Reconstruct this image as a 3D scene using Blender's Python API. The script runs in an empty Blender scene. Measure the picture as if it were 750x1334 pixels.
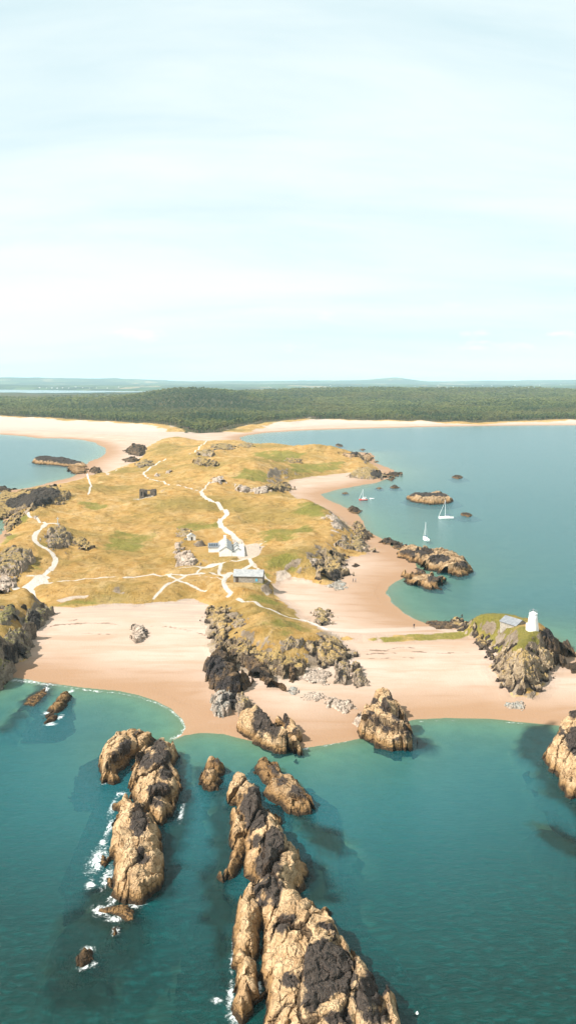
import bpy, bmesh, math, random
import numpy as np
from mathutils import Vector, Matrix
R = math.radians
rng = np.random.default_rng(11); random.seed(5)
scene = bpy.context.scene
COL = scene.collection

# ------------------------------------------------------------ camera, sky, sun, exposure
CAM_H, PITCH, FPX = 75.0, R(7.26), 1335.0
cam_d = bpy.data.cameras.new('camera'); cam = bpy.data.objects.new('camera', cam_d); COL.objects.link(cam)
cam.location = (0, 0, CAM_H); cam.rotation_euler = (R(90) - PITCH, 0, 0)
cam_d.sensor_fit = 'VERTICAL'; cam_d.sensor_height = 24.0; cam_d.lens = 24.0 * FPX / 1334.0
cam_d.clip_start = 1.0; cam_d.clip_end = 200000.0
scene.camera = cam

SUN_EL, SUN_AZ = 44.0, 201.0          # azimuth: direction TO the sun, degrees counter-clockwise from +X
sdir = Vector((math.cos(R(SUN_EL)) * math.cos(R(SUN_AZ)), math.cos(R(SUN_EL)) * math.sin(R(SUN_AZ)), math.sin(R(SUN_EL))))
sd = bpy.data.lights.new('sun', 'SUN'); sd.energy = 5.0; sd.angle = R(0.5); sd.color = (1.0, 0.955, 0.89)
sun = bpy.data.objects.new('sun', sd); COL.objects.link(sun)
sun.rotation_euler = sdir.to_track_quat('Z', 'Y').to_euler()

scene.view_settings.view_transform = 'Standard'; scene.view_settings.look = 'None'
scene.view_settings.gamma = 1.0; scene.view_settings.exposure = 1.0
scene.view_settings.use_curve_mapping = False
scene.cycles.use_denoising = True
scene.cycles.max_bounces = 5; scene.cycles.diffuse_bounces = 2; scene.cycles.glossy_bounces = 2
scene.cycles.volume_bounces = 1; scene.cycles.transparent_max_bounces = 10

world = bpy.data.worlds.new('World'); scene.world = world; world.use_nodes = True


class NB:
    """tiny node builder"""
    def __init__(s, tree):
        s.t = tree; s.n = tree.nodes; s.l = tree.links
    def put(s, sock, v):
        if isinstance(v, bpy.types.NodeSocket): s.l.new(v, sock)
        elif v is not None:
            if hasattr(sock, 'default_value'):
                dv = sock.default_value
                if hasattr(dv, '__len__') and len(dv) == 4 and hasattr(v, '__len__') and len(v) == 3: v = (*v, 1)
                sock.default_value = v
    def node(s, typ, props=None, **ins):
        n = s.n.new(typ)
        for k, v in (props or {}).items(): setattr(n, k, v)
        for k, v in ins.items(): s.put(n.inputs[k.replace('_', ' ')] if not k.startswith('i') or not k[1:].isdigit() else n.inputs[int(k[1:])], v)
        return n
    def math(s, op, a, b=None, c=None, clamp=False):
        n = s.n.new('ShaderNodeMath'); n.operation = op; n.use_clamp = clamp
        s.put(n.inputs[0], a); s.put(n.inputs[1], b); s.put(n.inputs[2], c); return n.outputs[0]
    def mix(s, f, a, b, blend='MIX'):
        n = s.n.new('ShaderNodeMix'); n.data_type = 'RGBA'; n.blend_type = blend
        s.put(n.inputs[0], f); s.put(n.inputs[6], a); s.put(n.inputs[7], b); return n.outputs[2]
    def noise(s, vec, scale, detail=4, rough=0.55, dist=0.0):
        n = s.node('ShaderNodeTexNoise', None, Vector=vec, Scale=scale, Detail=detail, Roughness=rough, Distortion=dist)
        return n.outputs['Fac']
    def ramp(s, v, a, b, smooth=True):
        n = s.n.new('ShaderNodeMapRange'); n.interpolation_type = 'SMOOTHSTEP' if smooth else 'LINEAR'; n.clamp = True
        s.put(n.inputs[0], v); n.inputs[1].default_value = a; n.inputs[2].default_value = b; return n.outputs[0]
    def mapping(s, vec, scale=(1, 1, 1), rot=(0, 0, 0), loc=(0, 0, 0)):
        n = s.node('ShaderNodeMapping', None, Vector=vec); n.inputs['Scale'].default_value = scale
        n.inputs['Rotation'].default_value = rot; n.inputs['Location'].default_value = loc; return n.outputs[0]
    def attr(s, name):
        n = s.n.new('ShaderNodeAttribute'); n.attribute_name = name; return n.outputs['Fac']
    def pos(s):
        return s.n.new('ShaderNodeNewGeometry').outputs['Position']
    def sep(s, v):
        return s.node('ShaderNodeSeparateXYZ', None, Vector=v).outputs
    def bump(s, h, strength=0.5, dist=0.1, normal=None):
        return s.node('ShaderNodeBump', None, Height=h, Strength=strength, Distance=dist, Normal=normal).outputs[0]


def build_world():
    nb = NB(world.node_tree); nb.n.clear()
    sky = nb.node('ShaderNodeTexSky', dict(sky_type='NISHITA', sun_disc=False, sun_elevation=R(SUN_EL),
                  sun_rotation=R(90.0 - SUN_AZ), altitude=50, air_density=1.0, dust_density=0.6, ozone_density=1.0))
    d = nb.node('ShaderNodeTexCoord').outputs['Generated']
    x, y, z = nb.sep(d)
    # cloud deck coordinates: direction projected onto a high flat layer
    zz = nb.math('ADD', nb.math('ABSOLUTE', z), 0.30)
    cx = nb.math('DIVIDE', x, zz); cy = nb.math('DIVIDE', y, zz)
    cv = nb.node('ShaderNodeCombineXYZ', None, X=cx, Y=cy, Z=0.0).outputs[0]
    cv2 = nb.mapping(cv, (0.30, 1.1, 1), (0, 0, R(-10)), (0.4, 0.9, 0))
    n1 = nb.noise(cv2, 0.75, 6, 0.5, 0.3)
    n2 = nb.noise(nb.mapping(cv, (0.5, 1.6, 1), (0, 0, R(-12)), (3, 1, 0)), 2.2, 6, 0.62, 0.5)
    veil = nb.ramp(nb.math('ADD', nb.math('MULTIPLY', n1, 0.75), nb.math('MULTIPLY', n2, 0.25)), 0.30, 0.58)
    # small far cumulus low over the land
    pv = nb.mapping(d, (13, 13, 44), (0, 0, 0), (2.2, 0, 0.3))
    puff = nb.ramp(nb.noise(pv, 1.0, 5, 0.55), 0.59, 0.72)
    band = nb.math('MULTIPLY', nb.ramp(z, 0.015, 0.04), nb.math('SUBTRACT', 1.0, nb.ramp(z, 0.05, 0.085)))
    puff = nb.math('MULTIPLY', puff, band)
    base = nb.mix(0.80, sky.outputs[0], (5.3, 7.0, 7.3))            # thin bright haze over the blue
    cl = nb.mix(nb.math('MULTIPLY', veil, 0.92), base, (7.6, 8.15, 8.1))
    cl = nb.mix(nb.math('MULTIPLY', puff, 0.85), cl, (8.2, 8.3, 8.2))
    bg = nb.node('ShaderNodeBackground', None, Color=cl, Strength=0.068)
    out = nb.node('ShaderNodeOutputWorld'); nb.l.new(bg.outputs[0], out.inputs[0])
build_world()

# ------------------------------------------------------------ numeric helpers
def hsh(ix, iy, iz=0, seed=0):
    with np.errstate(over='ignore'):
        h = (ix.astype(np.int64) * 374761393 + iy.astype(np.int64) * 668265263 + (np.asarray(iz).astype(np.int64)) * 1440670441 + seed * 982451653) & 0xFFFFFFFF
        h = ((h ^ (h >> 13)) * 1274126177) & 0xFFFFFFFF
        h = ((h ^ (h >> 16)) * 2246822519) & 0xFFFFFFFF
        h = h ^ (h >> 15)
    return (h & 0xFFFFFF) / float(0xFFFFFF)

def vn(x, y, z=None, seed=0):
    """value noise -1..1"""
    ix, iy = np.floor(x), np.floor(y); fx, fy = x - ix, y - iy
    ux, uy = fx * fx * fx * (fx * (fx * 6 - 15) + 10), fy * fy * fy * (fy * (fy * 6 - 15) + 10)
    def plane(iz):
        a, b = hsh(ix, iy, iz, seed), hsh(ix + 1, iy, iz, seed)
        c, d = hsh(ix, iy + 1, iz, seed), hsh(ix + 1, iy + 1, iz, seed)
        return (a * (1 - ux) + b * ux) * (1 - uy) + (c * (1 - ux) + d * ux) * uy
    if z is None: return plane(0) * 2 - 1
    iz = np.floor(z); fz = z - iz; uz = fz * fz * (3 - 2 * fz)
    return (plane(iz) * (1 - uz) + plane(iz + 1) * uz) * 2 - 1

def fbm(x, y, scale, octaves=4, seed=0, gain=0.5, z=None):
    s, a, t = 0.0, 1.0, 0.0
    x = x / scale; y = y / scale
    if z is not None: z = z / scale
    for o in range(octaves):
        s = s + a * vn(x, y, z, seed + o * 17); t += a
        c, n = 0.8, 0.6
        x, y = (x * c - y * n) * 2.03 + 7.1, (x * n + y * c) * 2.03 - 3.7
        if z is not None: z = z * 2.03 + 1.3
        a *= gain
    return s / t

def worley(x, y, seed=0):
    ix, iy = np.floor(x), np.floor(y)
    f1 = np.full(x.shape, 9.0); f2 = np.full(x.shape, 9.0); cid = np.zeros(x.shape); tilt = np.zeros(x.shape)
    for dx in (-1, 0, 1):
        for dy in (-1, 0, 1):
            jx, jy = ix + dx, iy + dy
            px = jx + hsh(jx, jy, 1, seed); py = jy + hsh(jx, jy, 2, seed)
            d = np.hypot(px - x, py - y)
            c = hsh(jx, jy, 3, seed)
            closer = d < f1
            f2 = np.where(closer, f1, np.minimum(f2, d)); cid = np.where(closer, c, cid)
            tilt = np.where(closer, (x - px) * (hsh(jx, jy, 4, seed) - 0.5) + (y - py) * (hsh(jx, jy, 5, seed) - 0.5), tilt); f1 = np.where(closer, d, f1)
    return f1, f2, cid, tilt

def sst(a, b, x):
    if a > b: return 1 - sst(b, a, x)
    t = np.clip((x - a) / (b - a), 0, 1); return t * t * (3 - 2 * t)

def seg_d2(x, y, ax, ay, bx, by):
    ex, ey = bx - ax, by - ay
    t = np.clip(((x - ax) * ex + (y - ay) * ey) / (ex * ex + ey * ey + 1e-9), 0, 1)
    return (x - ax - t * ex) ** 2 + (y - ay - t * ey) ** 2

def sdf(x, y, poly):
    """signed distance, positive inside"""
    best = np.full(x.shape, 1e12); inside = np.zeros(x.shape, bool); n = len(poly)
    for i in range(n):
        ax, ay = poly[i]; bx, by = poly[(i + 1) % n]
        best = np.minimum(best, seg_d2(x, y, ax, ay, bx, by))
        if ay != by:
            cond = ((ay > y) != (by > y)) & (x < (bx - ax) * (y - ay) / (by - ay) + ax)
            inside ^= cond
    d = np.sqrt(best)
    return np.where(inside, d, -d)

def sdf_local(x, y, poly, margin):
    """sdf only near the polygon, -1e3 elsewhere"""
    p = np.array(poly); out = np.full(x.shape, -1e3)
    m = (x > p[:, 0].min() - margin) & (x < p[:, 0].max() + margin) & (y > p[:, 1].min() - margin) & (y < p[:, 1].max() + margin)
    if m.any(): out[m] = sdf(x[m], y[m], poly)
    return out

def line_d(x, y, pts, margin):
    p = np.array(pts); out = np.full(x.shape, 1e3)
    m = (x > p[:, 0].min() - margin) & (x < p[:, 0].max() + margin) & (y > p[:, 1].min() - margin) & (y < p[:, 1].max() + margin)
    if m.any():
        b = np.full(int(m.sum()), 1e12); xx, yy = x[m], y[m]
        for i in range(len(pts) - 1): b = np.minimum(b, seg_d2(xx, yy, *pts[i], *pts[i + 1]))
        out[m] = np.sqrt(b)
    return out

SP, CP = math.sin(PITCH), math.cos(PITCH)
def ray(u, v):
    a, b = (u - 375.0) / FPX, -(v - 667.0) / FPX
    return (a, CP + b * SP, -SP + b * CP)
def P(u, v, z=0.0):
    d = ray(u, v); t = (z - CAM_H) / d[2]
    return (d[0] * t, d[1] * t)
def PL(pts, z=0.0):
    return [P(p[0], p[1], p[2] if len(p) > 2 else z) for p in pts]

# ------------------------------------------------------------ the lie of the land (survey points read off the photograph)
FARL = [(9000, 3200), (9000, 60000), (-9000, 60000), (-9000, 1500)]
COAST = PL([(-300, 566), (0, 566), (30, 568), (50, 571), (80, 571), (107, 573), (125, 577), (137, 584), (139, 590), (132, 596),
    (118, 601), (112, 606), (106, 614), (95, 621), (70, 628), (40, 635), (12, 639), (3, 650), (10, 662), (5, 675), (8, 690), (-5, 700),
    (-40, 720), (-120, 760), (-200, 830), (-150, 930), (-20, 903), (0, 896), (8, 890), (18, 883), (40, 885), (65, 890), (95, 894),
    (125, 898), (155, 901), (180, 906), (205, 914), (224, 924), (237, 936), (242, 948), (236, 958), (225, 964), (240, 958), (262, 955), (290, 956),
    (315, 962), (350, 970), (395, 974), (420, 971), (445, 967), (470, 962), (490, 955), (512, 945), (540, 938), (580, 936), (640, 937),
    (680, 941), (715, 945), (750, 948), (1000, 965), (1100, 860), (800, 853), (750, 849), (736, 841), (700, 824), (650, 817), (600, 814),
    (588, 816), (575, 815), (555, 812), (540, 806), (521, 795), (509, 783), (504, 773), (506, 765), (516, 757), (530, 750), (545, 744),
    (540, 735), (520, 718), (500, 704), (487, 697), (477, 690), (474, 682), (468, 673), (455, 664), (440, 656), (425, 649), (417, 644),
    (440, 638), (470, 632), (490, 629), (503, 624), (513, 618), (515, 614), (504, 609), (490, 603), (487, 597), (484, 590), (465, 589),
    (440, 587), (400, 585), (360, 583), (330, 579), (315, 574), (312, 570), (322, 567), (345, 564), (390, 561), (430, 559.5), (500, 557.5),
    (560, 556), (620, 555), (690, 554.2), (750, 554), (1000, 555)]) + FARL
GRASS = PL([(-60, 780), (0, 778), (45, 784), (55, 787, 3), (100, 786, 3), (140, 784, 3), (175, 785, 3), (215, 781, 3), (250, 777, 3), (280, 785, 3),
    (277, 800, 3), (276, 815, 3), (280, 835, 3), (292, 850, 3), (308, 860, 3), (325, 868, 3), (345, 874, 3), (380, 874, 3), (397, 868, 3), (420, 862, 3),
    (440, 856, 3), (452, 850, 3), (456, 840, 3.5), (438, 827, 4), (424, 816, 4), (408, 805, 4), (395, 797, 4), (382, 788, 4), (363, 772, 4),
    (352, 760, 4), (357, 749, 4), (380, 745, 4), (400, 747, 4), (417, 755, 3), (430, 755, 3), (440, 742, 3), (446, 722, 3.5), (475, 715, 3.5),
    (474, 702, 4), (470, 690, 5), (462, 676, 7), (455, 667, 8), (445, 660, 8), (430, 651, 8), (415, 645, 8), (400, 640, 8), (385, 636, 7),
    (372, 630, 5), (378, 624, 3), (400, 620, 3), (430, 616, 3), (455, 613, 3), (480, 616, 3), (496, 613, 2), (490, 607, 2), (478, 598, 3),
    (466, 589, 5), (440, 583, 6), (400, 580, 7), (360, 576, 8), (330, 573, 6), (300, 572, 5), (275, 574, 4), (262, 573, 4), (250, 570, 4),
    (240, 568, 4), (225, 568, 4), (212, 570, 4), (203, 574, 4), (192, 580, 4), (185, 592, 4), (175, 599, 4), (150, 607, 4), (135, 614, 4),
    (115, 616, 4), (95, 622, 4), (75, 628, 3), (40, 636, 3), (14, 641, 3), (9, 652, 3), (14, 668, 3), (11, 690, 3), (-4, 706, 3), (-60, 740, 3)])
MOUND_L = PL([(56, 787), (62, 797), (57, 806), (52, 815), (42, 822), (40, 834), (36, 845), (24, 858), (12, 868), (4, 882), (-5, 890), (-80, 910),
    (-150, 900), (-150, 775), (0, 772), (40, 780)], 1.5)
MOUND_H = PL([(594, 815, 2), (600, 822, 2), (616, 826, 2), (634, 832, 2), (648, 850, 2), (640, 866, 2), (655, 886, 2), (671, 900, 2), (691, 902, 2), (704, 890, 2),
    (712, 872, 2), (728, 860, 2), (738, 846, 1), (716, 832, 1), (690, 822, 0.5), (650, 817, 0.5), (612, 812, 1)])
# bumps: u, v, z guess, height, lateral radius m, depth radius m
HILLS = [(440, 675, 7, 4.5, 22, 60), (405, 660, 7, 2.5, 20, 50), (335, 608, 9, 9, 26, 80), (290, 598, 9, 5, 30, 90), (262, 592, 8, 5, 22, 80), (400, 590, 8, 5, 45, 70), (345, 580, 8, 4, 30, 60),
    (225, 602, 7, 2.0, 26, 50), (300, 584, 9, 5, 40, 60), (375, 592, 8, 6, 30, 45), (425, 594, 7, 5, 24, 40), (255, 612, 8, 5, 22, 45), (310, 620, 8, 5, 20, 40), (70, 692, 8, 5, 10, 22), (20, 715, 7, 6, 14, 28), (90, 640, 7, 5, 20, 50), (40, 660, 6, 4, 15, 40), (240, 712, 6, 2.5, 8, 14), (380, 735, 5, 4, 14, 22),
    (415, 720, 5, 2, 12, 20), (330, 815, 5, 3.0, 12, 15), (370, 835, 5, 3.5, 14, 14), (425, 838, 4, 2.5, 7, 8), (300, 680, 6, 1.5, 20, 30), (200, 655, 6, 1.5, 40, 60), (345, 650, 7, 4, 25, 45),
    (150, 700, 6, 2, 25, 40), (60, 770, 5, 1.5, 14, 14), (200, 765, 4, 1.0, 40, 12), (380, 700, 6, 3, 20, 22), (470, 600, 4, 3, 20, 50), (250, 640, 7, 2, 30, 60)]
ESTUARY = PL([(-400, 513.2), (60, 513), (180, 512.3), (216, 511.3), (215, 510.4), (150, 509.4), (60, 508.2), (0, 507.6), (-400, 506.4)])
# kelp reefs under water, some also painting shadow halos beside the skerries: polygon, top
REEFS = [([(110, 1195), (140, 1190), (170, 1195), (190, 1215), (180, 1245), (150, 1280), (130, 1330), (70, 1330), (65, 1290), (90, 1255), (85, 1225)], -1.7),
    ([(30, 927), (20, 930), (6, 950), (5, 957), (18, 950), (30, 938)], -0.7), ([(60, 894), (64, 900), (48, 918), (30, 920), (38, 905)], -0.35),
    ([(385, 1065), (400, 1068), (440, 1095), (452, 1115), (440, 1120), (410, 1100), (388, 1080)], -0.45),
    ([(700, 1080), (725, 1082), (760, 1100), (760, 1125), (730, 1108), (705, 1092)], -0.5),
    ([(690, 950), (715, 948), (722, 965), (705, 985), (720, 1010), (740, 1040), (755, 1070), (720, 1040), (700, 1015), (685, 985), (680, 965)], -0.7),
    ([(538, 962), (552, 962), (563, 970), (560, 976), (545, 973)], -0.6),
    ([(395, 1130), (420, 1135), (430, 1150), (425, 1175), (400, 1180), (395, 1160)], -0.6),
    ([(250, 1010), (260, 1000), (265, 1030), (275, 1045), (285, 1110), (270, 1150), (280, 1250), (292, 1290), (300, 1100), (296, 1040), (285, 1030)], -0.8),
    ([(232, 1000), (250, 1040), (244, 1090), (225, 1130), (215, 1170), (200, 1175), (212, 1080), (232, 1030)], -0.8),
    ([(120, 1170), (150, 1160), (165, 1190), (180, 1200), (150, 1220), (120, 1200)], -0.5)]

# ------------------------------------------------------------ survey grid (fine where the island lies, coarse towards the horizon)
def geo(a, b, ratio):
    n = int(math.log(b / a) / math.log(1 + ratio)) + 1
    return list(np.geomspace(a, b, n + 1)[:-1])
RR = np.array(geo(25, 105, 0.02) + geo(105, 700, 0.0040) + geo(700, 2100, 0.0046) + geo(2100, 45000, 0.014) + [45000.0])
TT = np.radians(np.concatenate([np.linspace(-44, -17.6, 50)[:-1], np.linspace(-17.6, 17.6, 590), np.linspace(17.6, 44, 50)[1:]]))
NR, NT = len(RR), len(TT)
RG, TG = np.meshgrid(RR, TT, indexing='ij')
GX, GY = RG * np.sin(TG), RG * np.cos(TG)

def relief():
    x, y, r = GX, GY, RG
    near = r < 2600
    dc = np.full(x.shape, 500.0); dc[near] = sdf(x[near], y[near], COAST)
    wob = np.zeros(x.shape); wob[near] = fbm(x[near], y[near], 9.0, 3, 3) * 0.9 + fbm(x[near], y[near], 40.0, 2, 5) * 0.6
    dcw = np.where(near, dc + wob * np.clip(r / 400, 0.35, 2), dc)
    DM = 3.2 + 5.8 * (1 - sst(280, 420, r)) + 1.6 * sst(-20, 400, x - 60) * sst(600, 300, r)
    z = np.where(dcw > 0, 3.0 * (1 - np.exp(-np.clip(dcw, 0, None) * 0.045 / 3.0)), -DM * (1 - np.exp(np.clip(dcw, None, 0) * np.where(r < 300, 0.12, 0.075) / DM)))
    z = z + np.where(near & (dcw > 4), fbm(x, y, 14.0, 3, 8) * 0.12, 0)
    dg = sdf_local(x, y, GRASS, 30)
    dgw = dg + np.where(dg > -100, fbm(x, y, 7.0, 3, 21) * 2.2 + fbm(x, y, 2.2, 2, 22) * 0.7, 0)
    g = sst(-3, 16, dgw); gi = dg > -30
    n = np.zeros(x.shape)
    n[gi] = 2.4 + fbm(x[gi], y[gi], 55.0, 4, 31) * 2.6 + fbm(x[gi], y[gi], 55.0, 4, 31) * 0.5 + (0.5 - np.abs(fbm(x[gi], y[gi], 18.0, 4, 33)) * 1.3) * 2.3 - 0.4 + fbm(x[gi], y[gi], 3.5, 2, 34) * 0.3
    for (u, v, zg, h, rx, ry) in HILLS:
        px, py = P(u, v, zg)
        n += h * np.exp(-(((x - px) / rx) ** 2 + ((y - py) / ry) ** 2))
    z = z + np.where(gi, g * np.clip(n, 0.2, None), 0)
    for (u, v, zp, rad) in [(298, 716, 6.3, 17), (324, 756, 5.6, 8), (250, 703, 6.5, 5)]:
        px, py = P(u, v, zp); wt = 1 - sst(rad * 0.75, rad * 1.35, np.hypot(x - px, (y - py)))
        z = z * (1 - wt) + zp * wt
    cd = line_d(x, y, [P(u, v, 2.8) for u, v in [(432, 821), (470, 823), (520, 821), (570, 819), (612, 816)]], 14)
    z = z + 0.9 * np.exp(-(np.minimum(cd, 50) / 3.2) ** 2)
    # two headlands
    dl = sdf_local(x, y, MOUND_L, 12); dl2 = dl + np.where(dl > -100, fbm(x, y, 5.0, 4, 41) * 1.6, 0)
    ml = sst(-0.5, 7, dl2)
    z = np.where(dl > -12, np.maximum(z, z * (1 - ml) + ml * (7.0 + fbm(x, y, 9.0, 3, 43) * 1.2)), z)
    dh = sdf_local(x, y, MOUND_H, 12); dh2 = dh + np.where(dh > -100, fbm(x, y, 4.0, 4, 45) * 1.3, 0)
    mh = sst(-1.0, 7.0, dh2); lx, ly = P(693, 818, 9.0)
    z = np.where(dh > -12, np.maximum(z, z * (1 - mh) + mh * (6.2 + 2.6 * np.exp(-((x - lx) ** 2 + (y - ly) ** 2) / 17.0 ** 2) + fbm(x, y, 8.0, 3, 47) * 0.9)), z)
    bed = z.copy(); kelp = np.zeros(x.shape)
    for pts, top in REEFS:
        d = sdf_local(x, y, PL(pts, top), 12)
        dd = d + np.where(d > -100, fbm(x, y, 4.0, 4, 51) * 2.2, 0)
        s = sst(-3.0, 0.5, dd)
        z = np.where(s > 0, np.maximum(z, z * (1 - s) + s * (top + fbm(x, y, 2.0, 3, 53) * 0.35)), z)
        kelp = np.maximum(kelp, s)
    # shore dunes and the mainland beyond
    front = sdf_local(x, y, FOREST_FRONT, 4000)
    dune = np.exp(-((front + 30) / 45.0) ** 2) * np.where(near, 1, 0)
    z = z + dune * (3.0 + fbm(x, y, 30.0, 3, 61) * 3.0) * sst(20, 90, dc) * np.where(y > 1500, 1, 0)
    far = sst(0, 400, front) * (r > 1400)
    m = r > 1500
    zz = np.zeros(x.shape)
    zz[m] = 6 + fbm(x[m], y[m], 330.0, 4, 71) * 11
    for (u, rr, h, rx, ry) in [(250, 2900, 30, 190, 420), (330, 2700, 8, 200, 300), (420, 3700, 16, 500, 700), (620, 4300, 24, 900, 900), (180, 4300, 6, 500, 400)]:
        px = (u - 375) / FPX * rr
        zz += h * np.exp(-(((x - px) / rx) ** 2 + ((y - rr) / ry) ** 2))
    b = r > 6500
    zz[b] += sst(8000, 13000, r[b]) * 22 + fbm(x[b], y[b], 2600.0, 4, 77) * 22 * sst(6500, 12000, r[b])
    for (u, rr, h, rx, ry) in [(60, 17000, 68, 1500, 2500), (170, 18500, 55, 1000, 2500), (-60, 16000, 60, 1200, 2000), (515, 19000, 60, 420, 1500), (450, 20000, 60, 1500, 2500),
                               (300, 21000, 50, 1500, 2500), (640, 21000, 55, 1600, 2500), (760, 19000, 50, 1200, 2500), (900, 20000, 60, 1800, 2500)]:
        px = (u - 375) / FPX * rr
        zz += h * np.exp(-(((x - px) / rx) ** 2 + ((y - rr) / ry) ** 2))
    z = z + far * zz
    de = sdf_local(x, y, ESTUARY, 200)
    z = np.where(de > -200, z * (1 - sst(-120, 0, de)) + sst(-120, 0, de) * -2.0, z)
    return z, dc, dcw, dg, dgw, dl2, dh2, kelp, front, bed

FOREST_FRONT = PL([(-500, 540.5), (-200, 541), (0, 541.5), (60, 544), (120, 548), (195, 551), (222, 554), (240, 558.5), (255, 561.5), (285, 560.5), (312, 555), (345, 550),
    (380, 547.5), (398, 546), (403, 543), (408, 546.5), (480, 547), (560, 548.5), (620, 549), (680, 547.5), (750, 546), (1000, 545), (1200, 545)], 5.0) + [(9000, 2500), (9000, 60000), (-9000, 60000), (-9000, 2100)]
GZ, DC, DCW, DG, DGW, DLW, DHW, KELP, FRONT, BED = relief()

def grid_at(A, x, y):
    """bilinear lookup in the survey grid"""
    x = np.asarray(x, float); y = np.asarray(y, float)
    r = np.clip(np.hypot(x, y), RR[0], RR[-1] - 1e-3); t = np.clip(np.arctan2(x, y), TT[0], TT[-1] - 1e-6)
    i = np.clip(np.searchsorted(RR, r) - 1, 0, NR - 2); j = np.clip(np.searchsorted(TT, t) - 1, 0, NT - 2)
    a = (r - RR[i]) / (RR[i + 1] - RR[i]); b = (t - TT[j]) / (TT[j + 1] - TT[j])
    return (A[i, j] * (1 - a) + A[i + 1, j] * a) * (1 - b) + (A[i, j + 1] * (1 - a) + A[i + 1, j + 1] * a) * b
def G(x, y): return grid_at(GZ, x, y)

def hit(u, v, H=None, base=-0.0, extra=0.0, rmax=45000, z0=18.0):
    """the surveyed ground point seen at a photograph pixel"""
    H = H or (lambda x, y: np.maximum(G(x, y), base))
    d = ray(u, v)
    if d[2] >= -1e-5: d = (d[0], d[1], -1e-5)
    t0 = (z0 + extra - CAM_H) / d[2]; t1 = (-1.5 - CAM_H) / d[2]
    t = np.linspace(max(t0, 1), t1, 700)
    x, y, z = d[0] * t, d[1] * t, CAM_H + d[2] * t
    below = z <= H(x, y)
    k = int(np.argmax(below)) if below.any() else len(t) - 1
    if k > 0:
        t = np.linspace(t[k - 1], t[k], 60); x, y, z = d[0] * t, d[1] * t, CAM_H + d[2] * t
        below = z <= H(x, y); k = int(np.argmax(below)) if below.any() else 59
    return (float(x[k]), float(y[k]))
def HL(pts): return [P(*p) if len(p) > 2 else hit(*p) for p in pts]

# ------------------------------------------------------------ object helpers
def tag(o, label=None, cat=None, group=None, kind=None):
    if label: o['label'] = label
    if cat: o['category'] = cat
    if group: o['group'] = group
    if kind: o['kind'] = kind
    return o
def link(name, me, mat=None, parent=None):
    o = bpy.data.objects.new(name, me); COL.objects.link(o)
    if mat is not None: me.materials.append(mat)
    if parent is not None: o.parent = parent
    return o
def empty(name, loc, rz=0.0):
    o = bpy.data.objects.new(name, None); COL.objects.link(o); o.location = loc; o.rotation_euler = (0, 0, rz); o.empty_display_size = 0.5
    return o
def np_mesh(name, V, F, attrs=None, smooth=True):
    me = bpy.data.meshes.new(name); V = np.asarray(V, np.float32); F = np.asarray(F, np.int32)
    k = F.shape[1]
    me.vertices.add(len(V)); me.vertices.foreach_set('co', V.ravel())
    me.loops.add(F.size); me.loops.foreach_set('vertex_index', F.ravel())
    me.polygons.add(len(F)); me.polygons.foreach_set('loop_start', np.arange(0, F.size, k, dtype=np.int32))
    try: me.polygons.foreach_set('loop_total', np.full(len(F), k, np.int32))
    except Exception: pass
    me.polygons.foreach_set('use_smooth', np.full(len(F), smooth, bool))
    me.update(calc_edges=True)
    for a, arr in (attrs or {}).items():
        at = me.attributes.new(a, 'FLOAT', 'POINT'); at.data.foreach_set('value', np.asarray(arr, np.float32).ravel())
    return me
def mat(name):
    m = bpy.data.materials.new(name); m.use_nodes = True; nb = NB(m.node_tree); nb.n.clear()
    b = nb.node('ShaderNodeBsdfPrincipled'); o = nb.node('ShaderNodeOutputMaterial'); nb.l.new(b.outputs[0], o.inputs[0])
    b.inputs['Specular IOR Level'].default_value = 0.25
    return m, nb, b
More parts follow.
